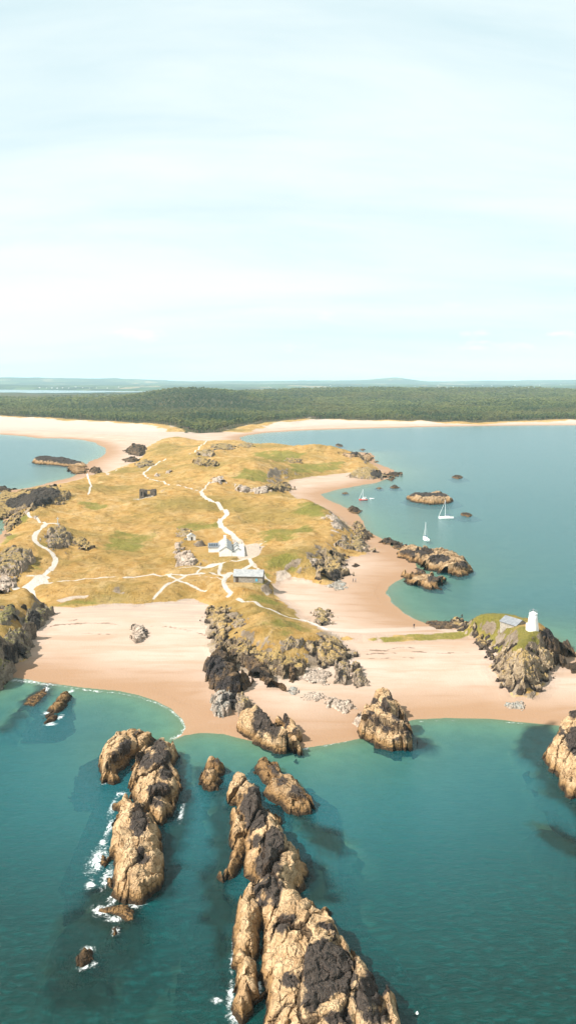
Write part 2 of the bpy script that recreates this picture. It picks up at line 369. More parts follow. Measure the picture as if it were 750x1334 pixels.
# ------------------------------------------------------------ surface masks of the ground
YARD = [(301, 700), (306, 698), (316, 704), (320, 710), (336, 708), (345, 712), (336, 724), (322, 729), (312, 728), (309, 726), (309, 712)]
PATHS = [  # width m, points
    (2.6, [(37, 668), (38, 672), (50, 677), (62, 682), (76, 682)]), (3.6, [(62, 682), (56, 686), (52, 690), (46, 697), (45, 702), (50, 709), (60, 714), (68, 720), (73, 729), (70, 738), (62, 746), (52, 753)]),
    (9.0, [(56, 752), (46, 760), (38, 764)]), (5.0, [(50, 757), (38, 765), (22, 767)]), (3.0, [(36, 750), (50, 751)]), (4, [(50, 757), (60, 758)]), (2.4, [(40, 765), (43, 771), (47, 778)]),
    (2.6, [(55, 759), (80, 757), (110, 754), (150, 751), (200, 748), (240, 750), (262, 747), (278, 747), (290, 750)]),
    (2.2, [(216, 749), (226, 753), (236, 758), (252, 764), (268, 770)]), (1.6, [(243, 750), (228, 757), (210, 769), (200, 780)]),
    (2.2, [(234, 740), (255, 738), (275, 737), (288, 734), (305, 731), (320, 728)]), (5.0, [(262, 739), (272, 738), (284, 736)]), (1.3, [(262, 740), (258, 745), (252, 748)]),
    (2.2, [(289, 734), (286, 742), (285, 746), (292, 750)]), (2.6, [(325, 728), (328, 736), (316, 742), (301, 747), (293, 753), (291, 759), (295, 767), (301, 773), (297, 777)]),
    (3.6, [(300, 746), (294, 752)]), (1.2, [(256, 750), (275, 752), (293, 756)]), (1.8, [(328, 736), (342, 744), (345, 752), (352, 758)]),
    (2.4, [(310, 780), (316, 784), (340, 790), (360, 797), (375, 804), (396, 808), (412, 814), (425, 820)]), (1.6, [(334, 711), (345, 706), (355, 704)]),
    (4.4, [(309, 704), (304, 698), (296, 692), (288, 686), (286, 680), (291, 675), (296, 670), (294, 665), (287, 660), (275, 653), (266, 647), (262, 641)]),
    (2.6, [(262, 641), (250, 637), (232, 632), (215, 629), (200, 625), (190, 621), (187, 617), (193, 612), (202, 606), (208, 601), (217, 597)]), (2.5, [(198, 605), (204, 605)]),
    (2.4, [(243, 592), (254, 589), (259, 585), (262, 580), (268, 576), (272, 574)]), (1.6, [(262, 641), (268, 634), (272, 628)]),
    (2.0, [(114, 617), (115, 623), (117, 628), (119, 633), (117, 639), (115, 644)]), (1.2, [(90, 650), (76, 656), (72, 658)]), (1.3, [(150, 614), (165, 607), (190, 603)])]
SAND_SPOTS = [[(72, 782), (90, 777), (115, 775), (119, 778), (95, 781), (80, 785)], [(130, 614), (146, 616), (140, 619)],
    [(344, 772), (348, 776), (352, 772)], [(360, 745), (372, 743), (380, 750), (360, 757)], [(322, 730), (346, 752), (330, 736)]]
GREEN = [[(55, 789), (90, 784), (125, 782), (122, 785), (95, 788), (58, 791)], [(500, 830), (520, 828), (600, 826), (604, 829), (560, 832), (505, 834)], [(230, 685), (262, 679), (290, 680), (285, 690), (262, 690), (235, 694)],
    [(340, 690), (400, 684), (415, 692), (380, 702), (345, 706)], [(345, 725), (375, 718), (392, 730), (380, 742), (350, 740)], [(0, 700), (20, 696), (22, 701), (0, 706)], [(318, 610), (350, 617), (350, 627), (325, 628), (300, 622)],
    [(600, 797), (650, 795), (680, 806), (670, 822), (640, 816), (612, 812)], [(640, 826), (670, 820), (700, 826), (712, 845), (696, 862), (672, 852), (648, 842)], [(30, 720), (50, 728), (60, 740), (45, 742), (30, 735)],
    [(352, 800), (392, 812), (402, 822), (372, 826), (346, 818)], [(375, 603), (450, 601), (440, 612), (380, 613)], [(330, 590), (400, 590), (390, 597), (340, 598)], [(385, 660), (430, 665), (420, 672), (380, 668)], [(340, 745), (352, 752), (345, 768), (330, 760)], [(320, 770), (360, 781), (370, 790), (335, 784)], [(54, 702), (64, 698), (68, 712), (58, 712)],
    [(100, 652), (135, 655), (140, 662), (115, 664)], [(150, 690), (200, 700), (180, 720), (130, 716)], [(20, 675), (36, 672), (40, 680), (22, 686)]]
WRACK = [(0.9, [(46, 822), (56, 818), (75, 814), (95, 813), (115, 812), (140, 812), (160, 815), (170, 815)]), (0.7, [(192, 816), (215, 816), (232, 819), (250, 822), (262, 826), (275, 830)]),
    (0.5, [(82, 809), (95, 808), (104, 807)]), (0.45, [(92, 826), (120, 825), (150, 827)]), (0.7, [(455, 853), (480, 852), (510, 851), (540, 849), (575, 851), (610, 850)]),
    (0.6, [(455, 846), (470, 846), (500, 848), (520, 843), (560, 846)]), (0.5, [(470, 858), (490, 858), (515, 856), (540, 857)]), (0.5, [(560, 842), (580, 842), (600, 843)])]
STRIP = [[(493, 831), (520, 827.5), (560, 825.5), (598, 824), (610, 826), (600, 832), (560, 834), (500, 836.5)], [(443, 832), (452, 830), (462, 831), (460, 833), (447, 834)], [(482, 832), (491, 831), (491, 833.5), (484, 834)]]
CAUSE = [(432, 820), (470, 822), (520, 820), (570, 818), (610, 816)]

NEARM = RG < 2300
pathA = np.full(GX.shape, -9.0); sandA = np.full(GX.shape, -9.0); greenA = np.full(GX.shape, -9.0); wrackA = np.full(GX.shape, -9.0)
for w, pts in PATHS:
    d = line_d(GX, GY, HL(pts), w + 4)
    pathA = np.maximum(pathA, w / 2 * 0.58 - d)
for w, pts in WRACK: wrackA = np.maximum(wrackA, w - line_d(GX, GY, HL(pts), 6))
sandA = np.maximum(sandA, sdf_local(GX, GY, HL(YARD), 4))
for p in SAND_SPOTS: sandA = np.maximum(sandA, sdf_local(GX, GY, HL(p), 4))
for p in GREEN: greenA = np.maximum(greenA, sdf_local(GX, GY, HL(p), 14) + 1.0)
for p in STRIP[:1] + GREEN[7:9]: greenA = np.maximum(greenA, sdf_local(GX, GY, HL(p), 14) + 3.5)
STRIPD = np.full(GX.shape, -9.0)
for p in STRIP: STRIPD = np.maximum(STRIPD, sdf_local(GX, GY, HL(p), 4))
wcut = lambda A, s: np.clip(0.5 + A / s, 0, 1)
causeA = wcut(2.6 - line_d(GX, GY, HL(CAUSE), 8), 3.0)
pathA = np.maximum(pathA, -9)
a_path = wcut(pathA, 2.0)
duneD = np.where((RG > 1500) & (RG < 2400), 9 - np.abs(FRONT + 18) * 0.45 + fbm(GX, GY, 40.0, 4, 95) * 9, -50)
landD = np.maximum(np.maximum(DGW, DLW), np.maximum(DHW, STRIPD)); landD = np.maximum(landD, duneD)
a_grass = wcut(landD, 8.0)
# bare rock on the steep rims of the two headlands
sl_r = np.gradient(GZ, axis=0) / np.gradient(RG, axis=0); sl_t = np.gradient(GZ, axis=1) / (np.gradient(TG, axis=1) * RG)
SLOPE = np.hypot(sl_r, sl_t)
rockn = fbm(GX, GY, 5.0, 4, 91)
a_rock = np.where((DLW > 0) | (DHW > 0), np.clip((SLOPE - 0.85) * 1.5 + rockn * 0.5 + 0.1, 0, 1), 0)
a_rock = np.where((DHW > 0) & (DHW < 1.0 + rockn * 2), np.maximum(a_rock, 0.75), a_rock)
a_rock = np.where((DLW > 0) & (DLW < 3.0 + rockn * 2), np.maximum(a_rock, 0.75), a_rock)
a_rock = np.where((DGW > 1) & (RG < 1500), np.clip((SLOPE - 0.42) * 2.2 + rockn * 0.4, 0, 1), a_rock)
PROM = sdf_local(GX, GY, HL([(262, 796), (300, 790), (340, 815), (400, 818), (462, 826), (466, 870), (400, 890), (330, 885), (270, 850)]), 5)
rim = (PROM > 0) & (DGW > -1.5) & (DGW < 4.5 + rockn * 6)
a_rock = np.where(rim, np.maximum(a_rock, 0.62 + rockn * 0.3), a_rock)
a_green = wcut(greenA, 8.0)
ATTR = dict(grass=a_grass, path=a_path, bare=wcut(sandA, 2.5), rock=a_rock, green=a_green, wrack=wcut(wrackA, 2.0), kelp=KELP, cause=causeA,
            inland=np.clip(0.5 + FRONT / 40.0, 0, 1), shore=np.clip(DCW, -20, 200))

# ------------------------------------------------------------ materials of the ground
def ground_material():
    m, nb, b = mat('ground')
    p = nb.pos(); x, y, z = nb.sep(p)
    nf = nb.noise(p, 1.6, 5, 0.65); nm = nb.noise(p, 0.22, 5, 0.6); nl = nb.noise(p, 0.045, 4, 0.55, 0.6); nxl = nb.noise(p, 0.012, 3, 0.5)
    cut = lambda a, w=0.10, k=0.55: nb.ramp(nb.math('ADD', nb.attr(a), nb.math('MULTIPLY', nb.math('SUBTRACT', nm, 0.5), k)), 0.5 - w, 0.5 + w)
    # sand
    shore = nb.attr('shore')
    streak = nb.noise(nb.mapping(p, (0.03, 0.16, 1)), 1.0, 5, 0.6, 0.4)
    sand = nb.mix(nb.ramp(nl, 0.3, 0.7), (0.51, 0.375, 0.28), (0.57, 0.445, 0.355))
    sand = nb.mix(nb.math('MULTIPLY', nb.ramp(streak, 0.42, 0.66), 0.6), sand, (0.43, 0.285, 0.185))
    wetv = nb.math('ADD', z, nb.math('MULTIPLY', nb.math('SUBTRACT', streak, 0.5), 1.4))
    sand = nb.mix(nb.math('MULTIPLY', nb.math('SUBTRACT', 1.0, nb.ramp(wetv, 0.15, 1.1)), 0.9), sand, (0.36, 0.215, 0.12))
    dryv = nb.math('ADD', z, nb.math('MULTIPLY', nb.math('SUBTRACT', streak, 0.5), 2.2))
    sand = nb.mix(nb.math('MULTIPLY', nb.ramp(dryv, 1.7, 2.7), 0.7), sand, (0.56, 0.475, 0.40))
    sand = nb.mix(nb.math('MULTIPLY', nb.ramp(nb.noise(p, 0.5, 6, 0.7), 0.55, 0.75), 0.18), sand, (0.42, 0.33, 0.27))
    sand = nb.mix(nb.math('MULTIPLY', cut('cause', 0.35, 0.6), 0.35), sand, (0.60, 0.56, 0.50))
    peb = nb.math('MULTIPLY', nb.math('MULTIPLY', nb.ramp(z, 1.5, 2.2), nb.math('SUBTRACT', 1.0, nb.ramp(z, 2.5, 2.95))), nb.ramp(nb.noise(nb.mapping(p, (0.05, 0.35, 1)), 1.0, 7, 0.7, 0.6), 0.42, 0.62))
    sand = nb.mix(nb.math('MULTIPLY', peb, 0.55), sand, (0.34, 0.28, 0.23))
    # rippled dark weed thrown up in lines
    wr = nb.ramp(nb.math('ADD', nb.attr('wrack'), nb.math('MULTIPLY', nb.math('SUBTRACT', nb.noise(p, 0.3, 6, 0.75), 0.5), 3.2)), 0.62, 0.86)
    sand = nb.mix(nb.math('MULTIPLY', wr, 0.8), sand, (0.17, 0.11, 0.07))
    # dune grass: dry gold, straw, olive
    gcol = nb.mix(nb.ramp(nm, 0.30, 0.68), (0.38, 0.215, 0.062), (0.50, 0.32, 0.13))
    gcol = nb.mix(nb.math('MULTIPLY', nb.ramp(nb.noise(nb.mapping(p, (0.07, 0.045, 0.1), (0, 0, 0.4)), 1.0, 7, 0.72, 0.8), 0.47, 0.64), 0.55), gcol, (0.225, 0.17, 0.05))
    gcol = nb.mix(nb.math('MULTIPLY', nb.ramp(nb.noise(nb.mapping(p, (0.09, 0.055, 0.1), (0, 0, -0.3), (50, 9, 0)), 1.0, 7, 0.7, 0.5), 0.50, 0.66), 0.6), gcol, (0.56, 0.40, 0.21))
    gcol = nb.mix(nb.math('MULTIPLY', nb.ramp(nxl, 0.46, 0.66), 0.6), gcol, (0.20, 0.165, 0.045))
    gcol = nb.mix(nb.math('MULTIPLY', nb.ramp(nb.noise(p, 0.28, 7, 0.78), 0.54, 0.66), 0.65), gcol, (0.11, 0.08, 0.03))
    green = nb.mix(nb.ramp(nf, 0.3, 0.7), (0.11, 0.13, 0.026), (0.24, 0.225, 0.05))
    gm = nb.ramp(nb.math('ADD', nb.attr('green'), nb.math('MULTIPLY', nb.math('SUBTRACT', nb.noise(p, 0.10, 7, 0.72), 0.5), 2.8)), 0.45, 1.0)
    gcol = nb.mix(nb.math('MULTIPLY', gm, 0.8), gcol, green)
    # bare rock
    vor = nb.node('ShaderNodeTexVoronoi', dict(feature='DISTANCE_TO_EDGE'), Vector=nb.node('ShaderNodeVectorMath', dict(operation='ADD'), i0=p, i1=nb.node('ShaderNodeTexNoise', None, Vector=p, Scale=0.6).outputs['Color']).outputs[0], Scale=0.6).outputs[0]
    rk = nb.mix(nb.ramp(nm, 0.3, 0.7), (0.27, 0.20, 0.13), (0.48, 0.38, 0.28)); rk = nb.mix(nb.ramp(nf, 0.5, 0.75), rk, (0.13, 0.105, 0.08))
    gcol = nb.mix(1.0, gcol, (1.17, 1.16, 1.06), 'MULTIPLY')
    col = nb.mix(cut('grass', 0.06, 0.7), sand, gcol)
    rmask = nb.ramp(nb.math('ADD', nb.attr('rock'), nb.math('MULTIPLY', nb.math('SUBTRACT', nb.noise(p, 0.5, 6, 0.7), 0.5), 0.9)), 0.42, 0.56)
    col = nb.mix(rmask, col, rk)
    pth = nb.mix(nb.ramp(nf, 0.3, 0.8), (0.80, 0.74, 0.66), (0.62, 0.53, 0.42))
    col = nb.mix(cut('bare', 0.12, 0.5), col, (0.64, 0.52, 0.41)); col = nb.mix(cut('path', 0.12, 0.35), col, pth)
    # mainland: fields, woods, hedges
    fv = nb.node('ShaderNodeTexVoronoi', None, Vector=nb.mapping(p, (0.0033, 0.0018, 0), (0, 0, 0.3)), Scale=1.0)
    fr = nb.sep(fv.outputs['Color'])
    fld = nb.mix(fr[0], (0.04, 0.085, 0.03), (0.12, 0.15, 0.06)); fld = nb.mix(nb.ramp(fr[1], 0.78, 0.84), fld, (0.30, 0.24, 0.13))
    wood = nb.ramp(nb.noise(nb.mapping(p, (0.0011, 0.0005, 0)), 1.0, 6, 0.65), 0.46, 0.52)
    fe = nb.node('ShaderNodeTexVoronoi', dict(feature='DISTANCE_TO_EDGE'), Vector=nb.mapping(p, (0.0033, 0.0018, 0), (0, 0, 0.3)), Scale=1.0).outputs[0]
    fld = nb.mix(nb.math('SUBTRACT', 1.0, nb.ramp(fe, 0.02, 0.07)), fld, (0.03, 0.05, 0.02)); fld = nb.mix(wood, fld, (0.025, 0.045, 0.02))
    floor_ = nb.mix(nb.ramp(nb.noise(p, 0.02, 5, 0.6), 0.4, 0.65), (0.10, 0.085, 0.035), (0.055, 0.065, 0.025))
    dist = nb.ramp(y, 5200.0, 6200.0)
    inl = nb.mix(dist, floor_, fld)
    col = nb.mix(nb.ramp(nb.math('ADD', nb.attr('inland'), nb.math('MULTIPLY', nb.math('SUBTRACT', nb.noise(p, 0.03, 5, 0.7), 0.5), 1.0)), 0.3, 0.55), col, inl)
    # under water
    sea_ = nb.mix(nb.ramp(nm, 0.35, 0.65), (0.40, 0.34, 0.22), (0.33, 0.29, 0.19))
    col = nb.mix(nb.math('SUBTRACT', 1.0, nb.ramp(z, -0.6, 0.15)), col, sea_)
    col = nb.mix(nb.math('MULTIPLY', nb.math('MULTIPLY', nb.attr('kelp'), nb.math('SUBTRACT', 1.0, nb.ramp(z, 0.0, 0.5))), 0.96), col, nb.mix(nf, (0.010, 0.014, 0.010), (0.035, 0.026, 0.014)))  # dark kelp colour, which beside the skerries also paints their shadow on the water
    col = nb.mix(1.0, col, (0.715, 0.71, 0.715), 'MULTIPLY')
    nb.put(b.inputs['Base Color'], col); b.inputs['Roughness'].default_value = 0.95; b.inputs['Specular IOR Level'].default_value = 0.08
    soft = nb.math('MULTIPLY', nb.attr('grass'), nb.math('ADD', nb.noise(p, 0.9, 6, 0.75), nb.math('MULTIPLY', nb.attr('rock'), nb.math('MULTIPLY', nb.noise(p, 0.7, 6, 0.7), 1.5))))
    sm = nb.math('ADD', nb.math('MULTIPLY', soft, 1.0), nb.math('MULTIPLY', nf, 0.10))
    nb.put(b.inputs['Normal'], nb.bump(sm, 1.0, 1.3))
    return m
M_GROUND = ground_material()

def sub_mesh(name, fmask, kind='structure', label=None):
    """cut one surface out of the survey grid (neighbouring surfaces share their edge line)"""
    I, J = np.nonzero(fmask); a = I * NT + J
    F = np.stack([a, a + 1, a + NT + 1, a + NT], 1)
    used, inv = np.unique(F.ravel(), return_inverse=True)
    V = np.stack([GX.ravel()[used], GY.ravel()[used], GZ.ravel()[used]], 1)
    me = np_mesh(name, V, inv.reshape(-1, 4), {k: v.ravel()[used] for k, v in ATTR.items()})
    o = link(name, me, M_GROUND); tag(o, kind=kind, label=label)
    return o
fc = lambda A: 0.25 * (A[:-1, :-1] + A[1:, :-1] + A[:-1, 1:] + A[1:, 1:])
fz, fp, fl, ff, fr_ = fc(GZ), fc(a_path), fc(landD), fc(FRONT), fc(RG)
isp = (fp > 0.5) & (fr_ < 2300)
sea_m = (fz < 0.0) & ~isp
main_m = (ff > 0) & ~sea_m & ~isp & (fr_ > 1400)
gr_m = (fl > 0) & ~sea_m & ~isp & ~main_m
be_m = ~(isp | sea_m | main_m | gr_m)
sub_mesh('seabed', sea_m, label='sandy sea floor with weed seen through shallow water')
sub_mesh('mainland', main_m, label='far mainland of fields and wooded ground'); sub_mesh('grassland', gr_m, label='dry golden dune grass covering the tidal island')
sub_mesh('beach', be_m, label='pale sand beaches round the island'); sub_mesh('path', isp, label='pale trodden sand paths winding over the island')

# ------------------------------------------------------------ the sea
FOAM_LINES = [(3.2, [(20, 886), (34, 887), (52, 890), (68, 892)]), (0.8, [(68, 892), (95, 896), (125, 900), (155, 903), (180, 908), (205, 916), (222, 925), (235, 936), (241, 946)]), (1.6, [(112, 899), (122, 900), (128, 901)]),
    (1.5, [(240, 938), (242, 948), (237, 957), (226, 962)]), (0.5, [(400, 972), (430, 970), (458, 964)]), (0.3, [(520, 941), (600, 938), (690, 943)]), (0.8, [(420, 972), (450, 966)]),
    (0.7, [(504, 773), (509, 784), (521, 796), (540, 807)])]
FOAM_BLOBS = [(128, 1120, 13, 18), (140, 1142, 7, 18), (133, 1186, 16, 9), (150, 1197, 12, 5), (180, 1179, 11, 4.5), (150, 1213, 5, 6), (146, 1172, 7, 9), (115, 1237, 8, 4), (109, 1260, 7, 5),
    (122, 1256, 4, 4), (158, 1034, 8, 3), (147, 1052, 4, 12), (143, 1078, 4, 14), (134, 1098, 4, 8), (300, 1297, 4, 22), (282, 1303, 7, 4), (337, 1288, 3, 14), (306, 1326, 9, 10), (61, 929, 5, 3), (66, 943, 9, 3),
    (79, 934, 4, 4), (136, 1019, 4, 3), (180, 984, 3, 4), (162, 962, 5, 3), (305, 1240, 3, 30), (390, 1186, 5, 3), (93, 900, 4, 3), (236, 1060, 3, 12), (320, 1017, 4, 3), (118, 1152, 6, 8), (60, 898, 5, 4), (398, 975, 4, 3)]
def build_sea():
    x, y = GX, GY
    foam = np.zeros(x.shape)
    for w, pts in FOAM_LINES:
        foam = np.maximum(foam, np.clip(1.15 - line_d(x, y, PL(pts), w * 3 + 2) / w, 0, 1) * 0.9)
    for (u, v, a, b) in FOAM_BLOBS:
        cx, cy = P(u, v); ax = abs(P(u + a, v)[0] - cx) * 1.25 + 0.2; ay = abs(P(u, v - b)[1] - P(u, v)[1]) * 1.2 + 0.2
        q = np.hypot((x - cx) / ax, (y - cy) / ay)
        foam = np.maximum(foam, np.clip(1.25 - q * 0.8, 0, 1) * (q < 1.6))
    depth = np.clip(-GZ, 0, 30)
    wet = fc(GZ) < 0.25
    wet &= (fc(RG) < 2400) | (fc(GZ) < 0)
    I, J = np.nonzero(wet); a = I * NT + J
    F = np.stack([a, a + 1, a + NT + 1, a + NT], 1)
    used, inv = np.unique(F.ravel(), return_inverse=True)
    V = np.stack([x.ravel()[used], y.ravel()[used], np.zeros(len(used))], 1)
    # outer rows: open water to either side of the surveyed sector
    me = np_mesh('sea', V, inv.reshape(-1, 4), dict(depth=depth.ravel()[used], bed=np.clip(-BED, 0, 30).ravel()[used], foam=foam.ravel()[used]))
    m, nb, b = mat('sea_water')
    p = nb.pos()
    dep = nb.attr('depth')
    sw = nb.noise(nb.mapping(p, (0.10, 0.32, 1), (0, 0, R(12))), 1.0, 4, 0.6, 0.5)
    chop = nb.noise(nb.mapping(p, (0.55, 1.0, 1), (0, 0, R(-25))), 1.0, 5, 0.65, 0.4)
    rip = nb.noise(p, 2.6, 4, 0.6)
    big = nb.noise(nb.mapping(p, (0.006, 0.02, 1)), 1.0, 4, 0.6, 0.8)
    body = nb.mix(nb.ramp(big, 0.35, 0.7), (0.0006, 0.018, 0.0145), (0.001, 0.029, 0.0235))
    body = nb.mix(nb.math('SUBTRACT', 1.0, nb.ramp(nb.attr('bed'), 2.2, 7.0)), body, (0.008, 0.104, 0.124))
    body = nb.mix(nb.math('MULTIPLY', nb.ramp(chop, 0.45, 0.70), 0.40), body, (0.003, 0.092, 0.085))  # brightness of the wave facets painted into the water colour
    nb.put(b.inputs['Base Color'], body); b.inputs['Roughness'].default_value = 0.22; b.inputs['IOR'].default_value = 1.33; b.inputs['Specular IOR Level'].default_value = 0.22
    h = nb.math('ADD', nb.math('MULTIPLY', sw, 0.55), nb.math('ADD', nb.math('MULTIPLY', chop, 0.60), nb.math('MULTIPLY', rip, 0.14)))
    bn = nb.bump(h, 1.0, 0.62); nb.put(b.inputs['Normal'], bn)
    tr = nb.node('ShaderNodeBsdfTransparent', None, Color=(0.52, 0.84, 0.82))
    gl = nb.node('ShaderNodeBsdfGlossy', None, Color=(1, 1, 1), Roughness=0.12, Normal=bn)
    fres = nb.math('MULTIPLY', nb.node('ShaderNodeFresnel', None, IOR=1.15).outputs[0], 0.9)
    clear = nb.node('ShaderNodeMixShader', None, i0=fres, i1=tr.outputs[0], i2=gl.outputs[0])
    opq = nb.math('SUBTRACT', 1.0, nb.math('POWER', 2.718, nb.math('MULTIPLY', dep, -0.36)))
    opq = nb.math('MULTIPLY', opq, 0.985)
    ms = nb.node('ShaderNodeMixShader', None, i0=opq, i1=clear.outputs[0], i2=b.outputs[0])
    fo = nb.node('ShaderNodeBsdfDiffuse', None, Color=(0.86, 0.88, 0.86))
    fn = nb.noise(nb.mapping(p, (1, 0.8, 1)), 0.75, 8, 0.78, 2.2)
    ff_ = nb.ramp(nb.math('ADD', nb.attr('foam'), nb.math('MULTIPLY', nb.math('SUBTRACT', fn, 0.5), 3.0)), 0.66, 1.45)
    ff_ = nb.math('MULTIPLY', ff_, nb.ramp(nb.attr('foam'), 0.02, 0.2))
    ms2 = nb.node('ShaderNodeMixShader', None, i0=nb.math('MULTIPLY', ff_, 0.92), i1=ms.outputs[0], i2=fo.outputs[0])
    out = [n for n in nb.n if n.type == 'OUTPUT_MATERIAL'][0]; nb.l.new(ms2.outputs[0], out.inputs[0])
    o = link('sea', me, m); tag(o, 'teal sea water round the island and out to the mainland beach', kind='structure')
    return o
build_sea()
# ------------------------------------------------------------ rocks
def rock_material(name, c1, c2, speck, tide=None, foot=None, moss=None):
    m, nb, b = mat(name)
    p = nb.pos(); z = nb.sep(p)[2]
    warp = nb.node('ShaderNodeVectorMath', dict(operation='MULTIPLY_ADD'), i0=nb.node('ShaderNodeTexNoise', None, Vector=p, Scale=0.5, Detail=3.0).outputs['Color'], i1=(2.2, 2.2, 2.2), i2=p).outputs[0]
    st = nb.mapping(warp, (0.8, 0.34, 0.8), (0, 0, R(8)))
    n0 = nb.noise(p, 0.18, 4, 0.6); n1 = nb.noise(st, 0.9, 6, 0.66); n2 = nb.noise(p, 2.4, 5, 0.7); n3 = nb.noise(nb.mapping(p, (1, 1, 1), (0, 0, 0), (31, 7, 3)), 0.55, 6, 0.68)
    col = nb.mix(nb.ramp(n1, 0.32, 0.66), c2, c1)
    col = nb.mix(nb.math('MULTIPLY', nb.ramp(n0, 0.42, 0.66), 0.45), col, tuple(v * 0.72 for v in c2))
    col = nb.mix(nb.math('MULTIPLY', nb.ramp(n2, 0.55, 0.72), 0.55), col, speck)
    col = nb.mix(nb.math('MULTIPLY', nb.ramp(n3, 0.56, 0.66), 0.55), col, tuple(v * 1.6 for v in speck))
    up = nb.sep(nb.n.new('ShaderNodeNewGeometry').outputs['True Normal'])[2]
    if moss: col = nb.mix(nb.math('MULTIPLY', nb.ramp(nb.math('ADD', up, nb.math('MULTIPLY', nb.math('SUBTRACT', nb.noise(p, 0.4, 6, 0.75), 0.5), 1.4)), 0.58, 0.86), 0.9), col, moss)
    dk = nb.ramp(nb.math('ADD', nb.attr('dark'), nb.math('MULTIPLY', nb.math('SUBTRACT', nb.noise(st, 0.8, 7, 0.72), 0.5), 1.6)), 0.27, 0.56)
    lich = nb.mix(nb.ramp(n2, 0.4, 0.75), (0.022, 0.019, 0.020), (0.070, 0.060, 0.056))
    col = nb.mix(nb.math('MULTIPLY', dk, 0.93), col, lich)
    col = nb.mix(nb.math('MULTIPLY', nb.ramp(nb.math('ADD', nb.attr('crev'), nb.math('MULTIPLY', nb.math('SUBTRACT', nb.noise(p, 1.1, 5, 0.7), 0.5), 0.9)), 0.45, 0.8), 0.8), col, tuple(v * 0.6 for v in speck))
    cr = nb.node('ShaderNodeTexVoronoi', dict(feature='DISTANCE_TO_EDGE'), Vector=st, Scale=0.55).outputs[0]
    cr2 = nb.node('ShaderNodeTexVoronoi', dict(feature='DISTANCE_TO_EDGE'), Vector=st, Scale=1.7).outputs[0]
    if tide is not None:
        zz = nb.math('ADD', z, nb.math('MULTIPLY', nb.math('SUBTRACT', nb.noise(p, 0.7, 6, 0.7), 0.5), 2.6))
        col = nb.mix(nb.math('MULTIPLY', nb.math('SUBTRACT', 1.0, nb.ramp(zz, tide * 0.7, tide * 1.4)), 0.85), col, (0.30, 0.17, 0.065))
        col = nb.mix(nb.math('SUBTRACT', 1.0, nb.ramp(zz, tide * 0.2, tide * 0.75)), col, (0.050, 0.030, 0.014))
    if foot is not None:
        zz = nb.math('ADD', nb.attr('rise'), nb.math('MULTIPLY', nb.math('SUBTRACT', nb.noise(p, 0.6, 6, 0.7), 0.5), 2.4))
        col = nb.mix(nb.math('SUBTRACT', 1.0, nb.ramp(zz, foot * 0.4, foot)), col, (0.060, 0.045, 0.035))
    col = nb.mix(1.0, col, (0.80, 0.79, 0.78), 'MULTIPLY')
    nb.put(b.inputs['Base Color'], col); nb.put(b.inputs['Roughness'], 0.88); b.inputs['Specular IOR Level'].default_value = 0.2
    h = nb.math('ADD', nb.math('MULTIPLY', n1, 0.9), nb.math('ADD', nb.math('MULTIPLY', n2, 0.28), nb.math('MULTIPLY', nb.math('ADD', nb.ramp(cr, 0.0, 0.07), nb.math('MULTIPLY', nb.ramp(cr2, 0.0, 0.12), 0.5)), 0.35)))
    nb.put(b.inputs['Normal'], nb.bump(h, 1.0, 0.7))
    return m
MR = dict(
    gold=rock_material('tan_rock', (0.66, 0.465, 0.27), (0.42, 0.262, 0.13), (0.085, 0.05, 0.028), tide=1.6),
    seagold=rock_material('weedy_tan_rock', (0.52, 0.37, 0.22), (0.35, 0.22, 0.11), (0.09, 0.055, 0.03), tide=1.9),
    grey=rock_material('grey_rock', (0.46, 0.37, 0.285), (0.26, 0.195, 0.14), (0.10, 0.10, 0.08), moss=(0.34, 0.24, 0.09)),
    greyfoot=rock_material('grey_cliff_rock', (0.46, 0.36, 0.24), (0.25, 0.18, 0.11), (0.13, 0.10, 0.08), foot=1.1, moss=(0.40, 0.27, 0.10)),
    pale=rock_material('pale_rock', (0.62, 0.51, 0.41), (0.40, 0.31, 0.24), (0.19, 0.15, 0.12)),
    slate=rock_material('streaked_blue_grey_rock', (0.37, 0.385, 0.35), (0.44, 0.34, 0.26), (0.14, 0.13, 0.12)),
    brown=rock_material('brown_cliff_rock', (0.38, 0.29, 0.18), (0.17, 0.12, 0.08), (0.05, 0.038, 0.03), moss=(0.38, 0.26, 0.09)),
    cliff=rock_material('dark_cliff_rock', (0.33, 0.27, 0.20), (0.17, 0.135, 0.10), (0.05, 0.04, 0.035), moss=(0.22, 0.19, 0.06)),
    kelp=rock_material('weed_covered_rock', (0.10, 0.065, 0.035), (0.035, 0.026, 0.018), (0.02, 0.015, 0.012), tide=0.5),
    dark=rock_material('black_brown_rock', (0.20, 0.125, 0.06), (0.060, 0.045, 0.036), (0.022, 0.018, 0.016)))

def ell(u, v, a, b, rot=0, n=12):
    c, s = math.cos(R(rot)), math.sin(R(rot))
    return [(u + a * math.cos(t) * c - b * math.sin(t) * s, v + a * math.cos(t) * s + b * math.sin(t) * c) for t in np.linspace(0, 2 * math.pi, n, endpoint=False)]

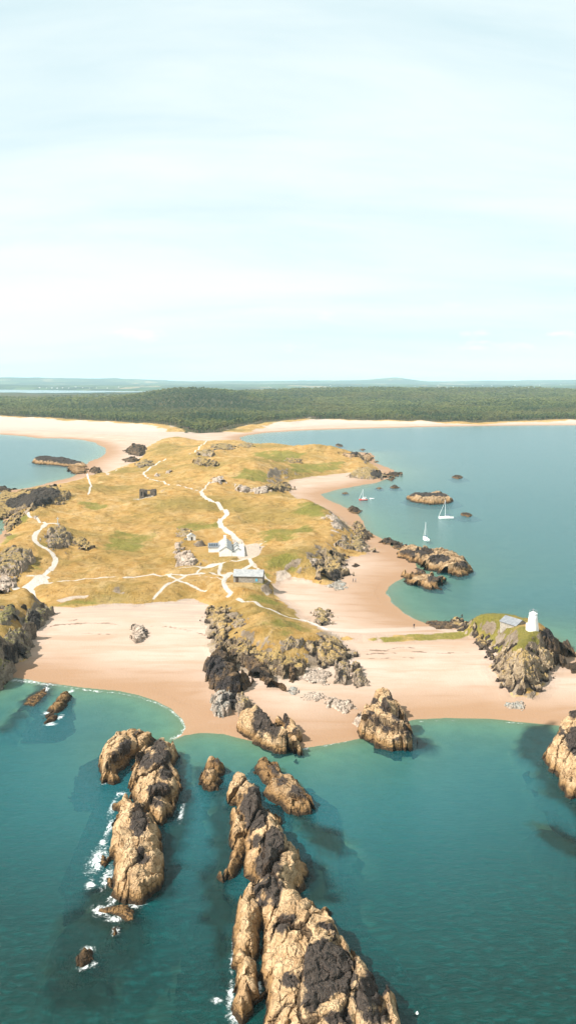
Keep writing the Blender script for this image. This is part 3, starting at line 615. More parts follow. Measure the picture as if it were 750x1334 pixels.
RCOUNT = [0]
def rock(label, lobes, style, patches=(), rough=1.0, strike=80.0, name='rock', group=None, cat='rock', block=None, sea=None, keepz=0.0):
    """one outcrop grown over its footprint; lobes = (outline pixels, height, edge width)"""
    RCOUNT[0] += 1; sd_ = RCOUNT[0] * 131
    L = [(HL(pts) if not sea else PL(pts, 0.0), h, w) for pts, h, w in lobes]
    A = np.concatenate([np.array(l[0]) for l in L]); lo, hi = A.min(0), A.max(0)
    size = float(np.sqrt(max((hi - lo)[0] * (hi - lo)[1], 1.0))); r0 = float(np.hypot(*((lo + hi) / 2)))
    mar = 4.5 if sea else 2.2
    mar = min(mar, size * 0.5 + 0.8)
    step = float(np.clip(r0 * 0.0010, 0.13, size / 14)) if r0 < 330 else float(np.clip(r0 * 0.0012, 0.25, size / 12))
    nx, ny = int((hi - lo + 2 * mar)[0] / step) + 2, int((hi - lo + 2 * mar)[1] / step) + 2
    X, Y = np.meshgrid(np.linspace(lo[0] - mar, hi[0] + mar, nx), np.linspace(lo[1] - mar, hi[1] + mar, ny), indexing='ij')
    k = float(np.clip(size / 14.0, 0.28, 1.25)) * rough
    wob = fbm(X, Y, 5.5 * k, 4, sd_) * 1.3 * k + fbm(X, Y, 1.3 * k, 3, sd_ + 3) * 0.35 * k
    c, s = math.cos(R(strike)), math.sin(R(strike))
    U, W = X * c + Y * s, -X * s + Y * c                      # U runs along the bedding
    ww = fbm(X, Y, 3.0 * k, 3, sd_ + 8) * 1.2 * k
    bs = block or 4.0 * k
    f1, f2, cid, ti = worley(U / (bs * (3.2 if sea else 2.1)) + ww / bs * 0.3, W / (bs * 0.95) + ww / bs * (0.5 if sea else 0.8), sd_)
    g1, g2, gid, tj = worley(U / (bs * 0.80), W / (bs * 0.36) + ww / bs * 0.6, sd_ + 5)
    ridg = 1 - np.abs(fbm(U / 2.2, W, 2.6 * k, 4, sd_ + 9)) * 2.0
    wob = wob * 0.6 + ti * bs * (0.42 if sea else 1.3) + tj * bs * 0.3
    H = np.full(X.shape, -50.0); D = np.full(X.shape, -50.0); CR = np.zeros(X.shape)
    frag = (style in ('grey', 'pale', 'brown', 'slate', 'greyfoot') and not sea and r0 > 225)
    hs = 0.70 if sea else (0.62 if r0 > 300 else 0.85)
    for poly, h, w in L:
        h = h * hs
        d = sdf(X, Y, poly) + wob * (1.0 if r0 < 300 else 1.6)
        if frag: d = d + (fbm(X, Y, 2.2 * k, 4, sd_ + 70) * 2.6 + fbm(X, Y, 0.9 * k, 2, sd_ + 71) * 0.8) * k - 0.25 * k
        t = np.clip(d / w, 0, None); inn = 1 - (1 - np.clip(t, 0, 1)) ** 2.2
        dm = max(float(d.max()), 0.3)
        hh = h * (0.80 * inn + 0.28 * np.sqrt(np.clip(d / dm, 0, 1)))
        hh = hh * (1 + 0.15 * (cid - 0.5) * 2 + 0.03 * (gid - 0.5) * 2) + h * 0.10 * (ridg - 0.4) * inn + (ti * h * 0.60 + tj * bs * 0.16) * inn + fbm(X, Y, 1.6 * k, 4, sd_ + 60, 0.55) * 0.13 * k * inn
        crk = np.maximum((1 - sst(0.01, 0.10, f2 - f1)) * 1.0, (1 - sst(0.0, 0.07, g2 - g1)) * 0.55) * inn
        hh -= (h * 0.16 * (1 - sst(0.0, 0.13, f2 - f1)) + 0.20 * k * (1 - sst(0.0, 0.16, g2 - g1))) * inn
        if sea: out = np.where(d > -1.2, d * 1.1, -1.32 + (d + 1.2) * 0.30)
        else: out = d * 1.2
        hh = np.where(d > 0, hh, out)
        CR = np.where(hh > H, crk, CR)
        H = np.maximum(H, hh); D = np.maximum(D, d)
    base = np.where(G(X, Y) < 0, 0.0, G(X, Y)) if not sea else np.clip(G(X, Y), 0, 0.0)
    Z = base + H
    if not sea: Z = np.where(G(X, Y) < 0, H, Z)
    gx_, gy_ = np.gradient(Z, X[:, 0], Y[0, :])
    off = fbm(X, Y, 1.1 * k, 3, sd_ + 30, z=Z) * 0.40 * k * np.clip(D, 0, 1); off2 = fbm(X, Y, 0.9 * k, 3, sd_ + 33, z=Z * 1.3) * 0.40 * k * np.clip(D, 0, 1)
    # bulge steep faces a little sideways so that they are not plain curtains
    XX, YY = X + off, Y + off2
    ZZ = Z + fbm(X, Y, 0.55 * k, 3, sd_ + 36) * 0.10 * k
    dark = np.full(X.shape, -5.0)
    if patches:
        ax, ay = X[:, 0], Y[0, :]
        def Hf(x, y):
            i = np.clip((x - ax[0]) / (ax[1] - ax[0]), 0, nx - 1).astype(int); j = np.clip((y - ay[0]) / (ay[1] - ay[0]), 0, ny - 1).astype(int)
            ins = (x > ax[0]) & (x < ax[-1]) & (y > ay[0]) & (y < ay[-1])
            return np.where(ins, np.maximum(Z[i, j], 0.0), np.maximum(G(x, y), 0.0))
        for pt in patches:
            poly = [hit(u, v, Hf) for u, v in (ell(*pt) if not isinstance(pt[0], tuple) else pt)]
            dark = np.maximum(dark, sdf(X, Y, poly))
    keep = (H > (-3.2 if sea else -1.7))
    kf = keep[:-1, :-1] & keep[1:, :-1] & keep[:-1, 1:] & keep[1:, 1:]
    I, J = np.nonzero(kf); a = I * ny + J
    F = np.stack([a, a + ny, a + ny + 1, a + 1], 1)
    used, inv = np.unique(F.ravel(), return_inverse=True)
    V = np.stack([XX.ravel()[used], YY.ravel()[used], ZZ.ravel()[used]], 1)
    cx, cy = (lo + hi) / 2; cz = float(base.min())
    V -= np.array([cx, cy, cz])
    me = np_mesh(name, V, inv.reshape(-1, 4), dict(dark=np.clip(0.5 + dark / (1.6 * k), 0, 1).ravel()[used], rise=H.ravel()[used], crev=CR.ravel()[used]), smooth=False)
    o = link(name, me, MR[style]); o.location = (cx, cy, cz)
    tag(o, label, cat, group)
    return o

# the near skerries standing in the bay
rock('long tan sea rock with black lichen patches, foam breaking along its left side', [
    ([(204, 974), (219, 974), (228, 980), (229, 985), (226, 993), (231, 1012), (233, 1032), (229, 1052), (221, 1071), (211, 1078), (196, 1070), (184, 1064), (166, 1042), (163, 1028), (167, 1012), (176, 1002), (184, 990), (194, 982)], 4.8, 2.6),
    ([(160, 1042), (148, 1050), (145, 1075), (141, 1097), (135, 1113), (139, 1126), (146, 1122), (146, 1142), (147, 1164), (154, 1177), (171, 1180), (189, 1178), (194, 1166), (203, 1156), (210, 1130), (214, 1108), (209, 1088), (206, 1076), (190, 1062), (172, 1042)], 4.8, 3.0)],
    'gold', [(206, 972, 9, 8), (212, 988, 12, 11), (189, 990, 10, 12, 20), (216, 1008, 8, 9), (207, 1030, 14, 11), (203, 1046, 7, 4), (181, 1068, 11, 22), (184, 1112, 7, 8), (186, 1119, 8, 7)], strike=86, sea=True)
rock('smaller two-headed tan rock beside the upper end of the long left skerry', [
    ([(151, 972), (138, 981), (131, 990), (131, 1000), (135, 1010), (131, 1016), (139, 1022), (150, 1024), (156, 1018), (158, 1008), (172, 996), (177, 986), (170, 978), (158, 970)], 4.6, 2.4),
    ([(154, 962), (155, 966), (165, 969), (172, 980), (179, 989), (185, 984), (194, 975), (203, 964), (196, 959), (184, 958), (168, 958)], 2.8, 2.0)],
    'gold', [(163, 974, 8, 13, 10), (153, 990, 4, 7), (178, 956, 5, 4)], strike=70, sea=True)
rock('low brown wave-washed ledge at the foot of the long left skerry', [
    ([(128, 1186), (142, 1183), (156, 1180), (166, 1180), (173, 1186), (174, 1198), (163, 1200), (155, 1194), (143, 1190)], 1.0, 2.0)], 'kelp', sea=True)
rock('tiny brown rock just breaking the water below the washed ledge', [([(146, 1210), (152, 1207), (153, 1217), (148, 1220)], 0.5, 1.0)], 'kelp', sea=True)
rock('small lone orange-brown rock awash with foam, lowest on the left', [([(101, 1248), (107, 1239), (120, 1240), (122, 1250), (113, 1256), (106, 1262), (101, 1258)], 1.5, 1.6)], 'seagold', sea=True)
rock('small tan rock awash with foam near the left beach', [([(84, 906), (92, 907), (90, 914), (82, 926), (74, 930), (62, 927), (68, 918)], 2.2, 1.4), ([(58, 932), (66, 929), (76, 932), (74, 939), (60, 943)], 0.9, 1.2)], 'seagold', [(90, 905, 4, 3)], sea=True, strike=60)
rock('black drowned rock just breaking the surface near the left beach', [([(60, 896), (63, 902), (54, 912), (44, 920), (30, 919), (38, 908), (48, 902)], 0.35, 1.5)], 'kelp', sea=True, strike=60)
rock('brown boulder in the foam against the left side of the long skerry', [([(131, 1112), (138, 1116), (140, 1126), (136, 1130), (132, 1124)], 0.9, 0.9)], 'kelp', sea=True)
rock('lower brown boulder in the foam beside the long skerry', [([(139, 1144), (146, 1146), (147, 1158), (141, 1156)], 0.8, 0.9)], 'kelp', sea=True)
rock('small double rock with dark weedy cap between the two long skerries', [
    ([(266, 1000), (275, 994), (291, 997), (293, 1004), (289, 1012), (278, 1010), (268, 1008)], 2.8, 1.8), ([(261, 1014), (270, 1008), (284, 1012), (287, 1020), (283, 1029), (271, 1032), (263, 1027)], 2.4, 1.8)],
    'seagold', [(281, 996, 13, 7), (266, 1009, 6, 4)], sea=True)
rock('blunt rock with dark weed top and tan flank right of the great skerry', [
    ([(334, 996), (345, 993), (358, 1000), (367, 1014), (368, 1024), (360, 1030), (350, 1026), (338, 1014), (332, 1006)], 3.4, 2.2),
    ([(344, 1030), (357, 1022), (372, 1018), (386, 1020), (397, 1030), (408, 1051), (405, 1060), (389, 1062), (372, 1056), (355, 1046), (345, 1036)], 3.4, 2.0)],
    'seagold', [(349, 1003, 16, 13, 30), (392, 1032, 14, 10, 30), (366, 1018, 8, 5)], strike=120, sea=True)
rock('great tan and black skerry running out of the bottom of the picture', [
    ([(305, 1016), (316, 1020), (334, 1034), (345, 1050), (330, 1062), (312, 1052), (298, 1050), (297, 1034)], 3.4, 2.0),
    ([(318, 1052), (334, 1046), (350, 1054), (364, 1070), (364, 1086), (374, 1102), (392, 1120), (396, 1132), (394, 1152), (388, 1176), (372, 1200), (340, 1200), (322, 1190), (330, 1160), (316, 1140), (322, 1110), (316, 1080), (308, 1062)], 5.6, 3.6),
    ([(300, 1060), (314, 1064), (322, 1090), (318, 1110), (312, 1140), (297, 1152), (289, 1142), (298, 1124), (305, 1108), (299, 1090)], 2.6, 1.8),
    ([(318, 1156), (330, 1150), (343, 1180), (338, 1212), (337, 1262), (332, 1298), (330, 1318), (316, 1334), (303, 1322), (305, 1298), (303, 1280), (299, 1262), (306, 1222), (311, 1184)], 4.0, 2.2),
    ([(336, 1186), (350, 1164), (376, 1166), (396, 1186), (418, 1208), (438, 1222), (456, 1246), (476, 1276), (494, 1304), (510, 1334), (524, 1364), (532, 1400), (530, 1460), (470, 1520), (420, 1530), (365, 1500), (345, 1440), (342, 1370), (348, 1320), (342, 1276), (340, 1240), (345, 1215)], 6.6, 4.0),
    ([(490, 1322), (500, 1304), (512, 1312), (522, 1336), (527, 1372), (516, 1400), (500, 1380)], 5.0, 2.5)],
    'gold', [[(312, 1036), (325, 1030), (340, 1032), (352, 1046), (352, 1062), (340, 1078), (326, 1088), (318, 1070), (310, 1052)], [(324, 1096), (336, 1086), (342, 1092), (334, 1104), (324, 1106)],
             [(345, 1084), (358, 1078), (370, 1090), (366, 1112), (362, 1134), (345, 1146), (327, 1144), (328, 1132), (338, 1114)], (357, 1158, 10, 18), (338, 1160, 5, 11), (341, 1178, 5, 8), (369, 1204, 15, 8, -35),
             [(400, 1236), (418, 1224), (440, 1232), (458, 1250), (462, 1276), (450, 1290), (430, 1296), (408, 1318), (388, 1322), (398, 1296), (392, 1262)], (480, 1292, 20, 28, 20), (499, 1280, 9, 18), (426, 1208, 12, 5, 20), (440, 1326, 18, 10), (490, 1322, 16, 10), (376, 1278, 10, 8)],
    strike=84, sea=True, block=5.5)
rock('pair of rounded yellow-brown boulders touching the right side of the great skerry', [([(386, 1184), (394, 1178), (405, 1180), (414, 1186), (410, 1194), (394, 1192)], 2.2, 1.6), ([(414, 1190), (424, 1186), (431, 1190), (428, 1198), (416, 1198)], 1.8, 1.2)], 'seagold', sea=True)
rock('large blocky tan rock with dark top at the right edge by the beach', [
    ([(752, 944), (735, 947), (726, 955), (722, 966), (716, 974), (705, 980), (706, 990), (713, 998), (722, 1012), (730, 1024), (738, 1036), (750, 1046), (775, 1060), (815, 1055), (830, 1000), (815, 950), (780, 935)], 6.6, 3.6)],
    'gold', [[(735, 958), (742, 950), (755, 944), (770, 960), (765, 985), (748, 984), (738, 972)], (748, 930, 8, 6), (728, 953, 6, 5), (714, 968, 5, 3)], sea=True, strike=60)
rock('knobbly tan rock with black pockmarks where beach meets water, right of centre', [
    ([(478, 930), (488, 920), (500, 922), (512, 930), (522, 942), (531, 954), (536, 965), (532, 977), (520, 981), (506, 977), (490, 972), (480, 963), (474, 950), (475, 938)], 5.2, 2.8)],
    'gold', [(501, 920, 6, 8, -30), (517, 935, 6, 7, -30), (528, 950, 6, 9, -20), (482, 930, 4, 4), (487, 948, 3, 5), (499, 948, 8, 2, 15), (514, 966, 5, 4), (509, 909, 10, 2), (490, 914, 5, 3)], strike=130)
rock('small pale rock leaning against the knobbly tan rock', [([(463, 936), (468, 932), (476, 938), (478, 951), (468, 951), (462, 944)], 1.8, 1.2)], 'pale', [(466, 932, 3, 2)])
rock('big cream dome with a black cap at the waterline of the beach', [
    ([(312, 942), (322, 936), (334, 936), (348, 944), (360, 956), (367, 966), (373, 981), (366, 985), (352, 978), (340, 975), (326, 968), (315, 960), (310, 952)], 4.8, 2.6)],
    'gold', [[(333, 925), (341, 921), (350, 930), (359, 940), (363, 952), (362, 961), (352, 958), (340, 954), (330, 946), (329, 934)]], strike=135)
rock('narrow cream rock right against the black-capped dome', [([(356, 940), (366, 942), (378, 948), (388, 954), (394, 964), (394, 978), (389, 987), (382, 976), (375, 974), (368, 960)], 3.4, 2.0)], 'gold', [[(351, 928), (358, 924), (368, 932), (377, 944), (373, 950), (362, 942)], (385, 951, 3, 3)], strike=120)
rock('grey split boulder above the black-capped dome', [([(308, 914), (318, 912), (330, 921), (326, 928), (314, 934), (308, 926)], 2.4, 1.4)], 'grey')
rock('tall black and brown rock standing on the sand below the promontory', [
    ([(267, 872), (276, 862), (290, 860), (303, 866), (314, 880), (320, 894), (314, 903), (300, 906), (290, 904), (280, 897), (270, 888)], 4.6, 3.0)], 'dark', [(281, 868, 12, 14), (300, 894, 18, 9)], strike=60)
rock('streaked blue-grey and pale slab at the foot of the tall black rock', [([(275, 912), (284, 906), (296, 908), (307, 908), (309, 924), (301, 932), (293, 934), (282, 930), (276, 922)], 2.4, 1.3)], 'slate', [(304, 910, 5, 8), (293, 908, 5, 5)])
rock('dark jagged ridge of rock running down from the promontory onto the sand', [
    ([(306, 858), (320, 857), (336, 866), (350, 880), (359, 895), (361, 906), (354, 905), (346, 894), (334, 884), (320, 870), (308, 864)], 2.6, 1.6)], 'dark', strike=130)
# cliffs and outcrops of the central promontory
rock('grey lichened cliff on the left side of the promontory', [([(268, 808), (274, 800), (286, 793), (296, 800), (300, 818), (300, 838), (294, 848), (284, 840), (274, 826)], 1.9, 2.6)], 'greyfoot', name='cliff', cat='cliff')
rock('brown broken cliff along the seaward foot of the promontory', [([(288, 836), (300, 838), (316, 846), (332, 852), (350, 858), (372, 860), (394, 858), (399, 872), (392, 880), (372, 881), (356, 878), (338, 874), (318, 868), (300, 858)], 2.6, 2.0)], 'brown', name='cliff', cat='cliff')
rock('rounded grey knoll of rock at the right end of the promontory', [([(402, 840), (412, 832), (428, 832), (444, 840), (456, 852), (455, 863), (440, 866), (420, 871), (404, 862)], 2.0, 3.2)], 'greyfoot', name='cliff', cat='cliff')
rock('grey stack with a dark cleft right of the rounded knoll', [([(440, 866), (452, 864), (454, 884), (450, 894), (440, 890)], 2.2, 1.3)], 'grey', [(444, 880, 4, 8)])
rock('grey tapering slab at the right foot of the promontory', [([(457, 868), (468, 866), (474, 884), (478, 894), (466, 896), (459, 886)], 1.9, 1.4)], 'grey')
rock('dark upright rock under the middle of the promontory cliff', [([(376, 870), (386, 868), (388, 880), (381, 890), (375, 884)], 1.9, 1.0)], 'dark')
rock('pale pinkish rubble apron under the rounded knoll', [([(388, 876), (404, 868), (420, 872), (430, 880), (422, 892), (404, 890), (390, 886)], 0.55, 1.4)], 'pale')
rock('long pale flat rock lying on the sand', [([(394, 906), (404, 901), (420, 904), (424, 911), (412, 914), (396, 912)], 0.5, 1.0)], 'pale')
rock('pale lumpy rocks near the knobbly tan rock', [([(425, 914), (438, 910), (455, 914), (459, 924), (450, 934), (436, 926), (426, 922)], 0.8, 1.0)], 'pale')
rock('small blue-green stone patch on the sand between the pale rocks', [([(374, 898), (384, 895), (390, 902), (380, 906)], 0.4, 0.8)], 'slate')
rock('small grey knob where the path leaves the promontory', [([(407, 800), (414, 795), (428, 800), (432, 812), (422, 816), (412, 810)], 1.8, 1.6)], 'grey')
rock('grey ledge in the grass on top of the promontory', [([(362, 838), (378, 832), (394, 836), (392, 844), (372, 846)], 1.0, 1.5)], 'grey')
rock('pale scar of rock in the grass above the left cliff', [([(306, 806), (314, 802), (320, 812), (314, 820), (306, 816)], 0.8, 1.2)], 'grey')
rock('white and rust boulder alone in the middle of the left beach', [([(170, 822), (178, 818), (190, 820), (194, 826), (186, 836), (176, 838)], 1.7, 1.3)], 'pale', [(190, 821, 4, 3)])
# left headland
rock('dark cliff knob at the left beach corner', [([(30, 806), (42, 798), (56, 794), (66, 800), (60, 808), (57, 817), (44, 824), (36, 820)], 3.6, 2.0)], 'cliff', [(45, 806, 8, 12)], name='cliff', cat='cliff')
rock('tall dark cliff face rising from the left edge of the bay', [([(-30, 850), (0, 842), (20, 832), (36, 826), (43, 834), (41, 846), (30, 859), (18, 870), (14, 881), (4, 891), (-10, 897), (-50, 905), (-70, 880)], 4.6, 3.0)], 'cliff', [(20, 850, 14, 12)], name='cliff', cat='cliff')
rock('tan foot of rock at the water under the tall left cliff', [([(-12, 892), (0, 880), (12, 868), (16, 878), (8, 890), (0, 898), (-10, 902)], 2.4, 1.6)], 'gold')
rock('grey ribbed rock on top of the left headland', [([(-8, 808), (4, 794), (14, 792), (22, 802), (16, 812), (2, 818)], 2.0, 1.5)], 'cliff')
# lighthouse headland
rock('cream and grey nose of the lighthouse headland with dark foot', [
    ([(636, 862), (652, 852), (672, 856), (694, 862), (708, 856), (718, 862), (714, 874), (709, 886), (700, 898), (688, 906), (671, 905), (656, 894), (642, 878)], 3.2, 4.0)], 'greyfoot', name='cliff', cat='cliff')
rock('dark crag on the sea side of the lighthouse headland', [([(702, 822), (712, 826), (726, 834), (738, 842), (744, 852), (732, 864), (722, 862), (716, 850), (706, 838)], 2.8, 3.0)], 'dark', [(715, 822, 10, 12)], name='cliff', cat='cliff')
rock('blue-grey rock at the left end of the lighthouse headland', [([(590, 808), (600, 804), (612, 810), (614, 818), (602, 820), (592, 816)], 2.0, 2.0)], 'greyfoot')
rock('grey slope of rock facing the causeway on the lighthouse headland', [([(614, 822), (628, 826), (646, 840), (650, 850), (640, 860), (630, 852), (620, 838)], 1.0, 2.0)], 'greyfoot')
rock('flat weed-dark rock on the sand right of the lighthouse headland', [([(732, 868), (742, 864), (760, 866), (762, 878), (744, 877)], 0.9, 1.2)], 'kelp')
rock('blue-green flat stones below the nose of the lighthouse headland', [([(652, 918), (664, 914), (684, 916), (682, 923), (664, 924)], 0.35, 1.0)], 'slate')
rock('line of dark shingle rocks at the bay corner left of the lighthouse headland', [([(554, 811), (566, 809), (580, 812), (592, 812), (590, 820), (574, 819), (560, 816)], 0.8, 0.9)], 'dark')
# right bay
rock('long rugged rock reaching from the sand into the right bay', [
    ([(520, 722), (532, 716), (548, 719), (560, 726), (576, 724), (592, 728), (606, 736), (614, 744), (612, 749), (596, 751), (576, 745), (560, 743), (540, 734), (524, 728)], 6.6, 4.5)], 'seagold', [(530, 722, 10, 6), (552, 718, 12, 5), (572, 728, 14, 6), (602, 736, 8, 5)], strike=20)
rock('low black weedy reef joining the sand to the long rugged rock', [([(494, 704), (504, 702), (518, 706), (527, 712), (522, 720), (510, 712), (500, 709)], 1.8, 3)], 'kelp')
rock('rounded dark-topped rock at the water edge of the cove', [([(529, 752), (540, 748), (556, 750), (570, 754), (577, 762), (574, 768), (553, 767), (536, 761)], 3.8, 3.0)], 'seagold', [(546, 744, 12, 5), (566, 756, 9, 8)])
rock('flat-topped island rock behind the white yacht', [([(529, 651), (538, 646), (555, 646), (572, 644), (584, 647), (590, 653), (580, 657), (560, 657.5), (540, 655)], 4.6, 6)], 'seagold', [(550, 644, 20, 3), (575, 644, 12, 3)], sea=True)
rock('small black rock in the water right of the white yacht', [([(597.5, 671), (603, 669), (609, 669), (616, 672), (608, 673.5)], 1.4, 2)], 'kelp', sea=True)
rock('small black rock above the flat-topped island rock', [([(588, 622), (593, 620), (602, 621), (603, 623), (595, 624)], 1.6, 2)], 'kelp', sea=True)
rock('dark rock in the water off the eastern point', [([(508, 635), (513, 632), (519, 634), (519, 636), (511, 636.5)], 1.5, 2)], 'kelp', sea=True)
rock('tiny dark rock by the shore of the second bay', [([(445, 643), (450, 641.5), (453, 643), (448, 644)], 0.9, 1.5)], 'kelp', sea=True)
rock('thin dark rock beside the red boat', [([(489, 636), (494, 634.5), (498, 636), (494, 637.5)], 0.5, 1.5)], 'kelp', sea=True)
rock('dark rock farthest out beyond the dunes', [([(436, 580), (440, 578.5), (446, 580), (446, 582), (440, 582)], 1.8, 3)], 'kelp', sea=True)
rock('low dark rock between the farthest rock and the point', [([(468, 586), (472, 585), (476, 586), (472, 587.5)], 1.2, 3)], 'kelp', sea=True)
rock('small flat dark rock close off the eastern point', [([(486, 602), (490, 600.5), (493, 601.5), (489, 603)], 0.9, 2)], 'kelp', sea=True)
rock('black rock hump behind the shoulder of the big grassy hill', [([(452, 663), (460, 660), (469, 665), (466, 670), (458, 669)], 2.2, 3)], 'kelp', sea=True)
rock('flat black reef at the foot of the big grassy hill', [([(468, 691), (476, 691), (488, 699), (478, 701), (470, 697)], 1.2, 2)], 'kelp')
# eastern point
rock('brown rock shelf at the far tip of the island', [([(443, 592), (458, 590), (476, 592), (485, 597), (478, 601), (458, 598)], 3.6, 8)], 'seagold', [(465, 590, 14, 3)])
rock('grey-brown rocks between the small bay and the eastern point', [([(450, 622), (460, 614), (478, 611), (492, 615), (502, 622), (488, 625), (468, 624)], 3.6, 6)], 'grey', [(490, 617, 8, 4)])
rock('dark rock at the end of the eastern point', [([(503, 619), (510, 615), (520, 617), (521, 620), (512, 621)], 2.4, 3)], 'kelp')
rock('brown rock on the sand spit of the eastern point', [([(504, 625), (509, 621), (514, 623), (511, 627)], 1.8, 2.5)], 'kelp')
# left shore
rock('long straight sea rock with black top and tan base off the left shore', [([(42, 602), (50, 598), (70, 599), (92, 602), (110, 606), (114, 609), (96, 609), (70, 606), (48, 605)], 5.5, 5)], 'seagold', [(60, 596, 20, 6), (88, 600, 20, 5)], sea=True, strike=150)
rock('tan broken rocks joining the black-topped rock to the shore', [([(88, 610), (100, 608), (112, 611), (110, 617), (98, 618), (92, 615)], 2.6, 4)], 'seagold')
rock('dark boulder on the sand at the root of the rock spit', [([(119, 612), (124, 609), (131, 613), (128, 617), (121, 616)], 3.6, 4)], 'dark')
rock('black crag at the head of the left beach', [([(164, 588), (172, 583), (188, 583), (190, 590), (184, 595), (168, 592)], 7, 10)], 'dark')
rock('lower dark rock under the black crag', [([(162, 599), (172, 597), (182, 599), (176, 602), (166, 602)], 3.2, 5)], 'dark')
rock('grey rock bank at the edge of the grass by the left beach', [([(176, 606), (186, 601), (197, 601), (197, 607), (184, 609)], 3.0, 5)], 'grey')
rock('broken brown cliffs along the left shore', [([(-6, 648), (6, 642), (20, 644), (40, 640), (62, 636), (78, 640), (90, 645), (84, 653), (62, 660), (42, 663), (20, 668), (8, 676), (-10, 680), (-16, 660)], 4.2, 5)], 'brown', [(45, 650, 24, 9), (60, 642, 20, 7), (20, 655, 12, 7)], name='cliff', cat='cliff')
rock('low dark point of rock at the left picture edge', [([(-8, 637), (4, 635), (18, 638), (12, 641), (-8, 641)], 2.2, 4)], 'kelp')
rock('steep brown bank above the small inlet at the left edge', [([(8, 688), (14, 674), (26, 668), (28, 676), (18, 688), (12, 698)], 2.4, 3)], 'brown', name='cliff', cat='cliff')
# outcrops standing out of the grass
rock('craggy grey outcrop below the stone cross', [([(63, 706), (66, 696), (76, 690), (86, 692), (94, 702), (92, 710), (82, 712), (70, 716)], 4.0, 3.0)], 'grey')
rock('low brown outcrop right of the crag below the cross', [([(96, 706), (106, 700), (118, 706), (122, 714), (110, 715), (100, 712)], 1.6, 2.5)], 'brown')
rock('broad pinkish grey crag left of the bend in the white path', [([(-14, 740), (0, 722), (16, 716), (34, 720), (43, 728), (40, 736), (28, 744), (22, 752), (10, 748), (-6, 746)], 4.6, 3.5)], 'grey')
rock('whitish boulders under the broad crag at the left edge', [([(-8, 756), (4, 750), (16, 756), (21, 764), (10, 772), (-8, 772)], 2.2, 2)], 'pale')
rock('pale lumpy outcrop left of the white cottages', [([(230, 728), (236, 720), (248, 722), (256, 728), (257, 735), (244, 738), (230, 736)], 2.8, 2.2)], 'pale')
rock('narrow whitish rock above the pale lumpy outcrop', [([(228, 714), (231, 709), (236, 712), (238, 718), (231, 720)], 1.6, 1.4)], 'pale')
rock('small grey rocks above the stone hut', [([(232, 694), (240, 690), (248, 692), (246, 698), (236, 698)], 1.2, 2)], 'grey')
rock('large pale grey crag between dune grass and cove sand', [([(412, 752), (420, 742), (418, 732), (430, 722), (446, 722), (451, 730), (444, 740), (446, 752), (438, 758), (424, 758)], 4.2, 3.0)], 'greyfoot', [(438, 748, 7, 7)])
rock('small pale rock left of the large grey crag', [([(404, 732), (410, 729), (416, 731), (414, 736), (406, 736)], 1.4, 1.5)], 'pale')
rock('grey ledges under the seaward end of the big grassy hill', [([(438, 710), (450, 704), (464, 702), (474, 706), (483, 718), (470, 719), (452, 716)], 3.0, 3)], 'grey')
rock('rocky brow on the seaward face of the big grassy hill', [([(462, 684), (468, 682), (475, 692), (477, 704), (468, 702), (463, 692)], 3.0, 2.5)], 'brown')
rock('pale scree patch on the big grassy hill', [([(424, 676), (432, 670), (444, 678), (446, 692), (436, 694), (428, 684)], 0.9, 3)], 'pale')
rock('dark slab in the cove sand', [([(459, 737), (464, 735), (468, 737), (463, 739)], 0.7, 1)], 'kelp')
rock('blue-green flat rocks at the foot of the large grey crag', [([(424, 764), (440, 758), (452, 762), (450, 768), (436, 769)], 0.5, 1.2)], 'slate')
rock('grey tors on the rise behind the track', [([(259, 592), (264, 588), (276, 589), (280, 595), (268, 597)], 4.0, 5)], 'grey')
rock('brown tors right of the rise behind the track', [([(251, 601), (262, 598), (276, 602), (284, 607), (268, 610), (256, 606)], 3.6, 5)], 'brown')
rock('pale rock ribs on the left flank of the round hill', [([(276, 626), (284, 622), (293, 626), (290, 631), (280, 631)], 2.4, 4)], 'pale')
rock('blocky pale rock in front of the round hill', [([(308, 638), (312, 634), (322, 636), (326, 642), (314, 642)], 3.4, 3)], 'pale')
rock('pink-grey rock rubble between the round hill and small bay', [([(326, 640), (336, 636), (352, 636), (350, 643), (332, 643)], 2.0, 3)], 'pale')
rock('grey-brown tor above the sand of the small bay', [([(348, 634), (360, 629), (376, 632), (382, 638), (366, 640), (352, 639)], 3.6, 4)], 'brown')
rock('long grey rib of rock on the far dunes', [([(272, 582), (288, 579), (309, 581), (304, 585), (282, 586)], 3, 8)], 'grey')
rock('short grey rib of rock beside the far water', [([(309, 581), (320, 577), (331, 580), (324, 584)], 3, 8)], 'grey')
rock('dark clump of rock on the far right dunes', [([(372, 600), (380, 597), (392, 599), (388, 603), (376, 603)], 2.4, 5)], 'brown')
rock('pale boulder beside the far bend of the footpath', [([(201, 620), (204, 617), (208, 619), (206, 621)], 1.8, 2)], 'pale')
rock('pale boulder on the slope right of the footpath bend', [([(216, 616), (219, 613), (223, 615), (220, 617)], 1.5, 2)], 'pale')
rock('tiny pale object, modelled as a boulder, beside the path below the cross', [([(45, 675), (47, 673), (50, 675), (48, 677)], 1.0, 0.8)], 'pale')  # unidentified pale object, given a boulder shape
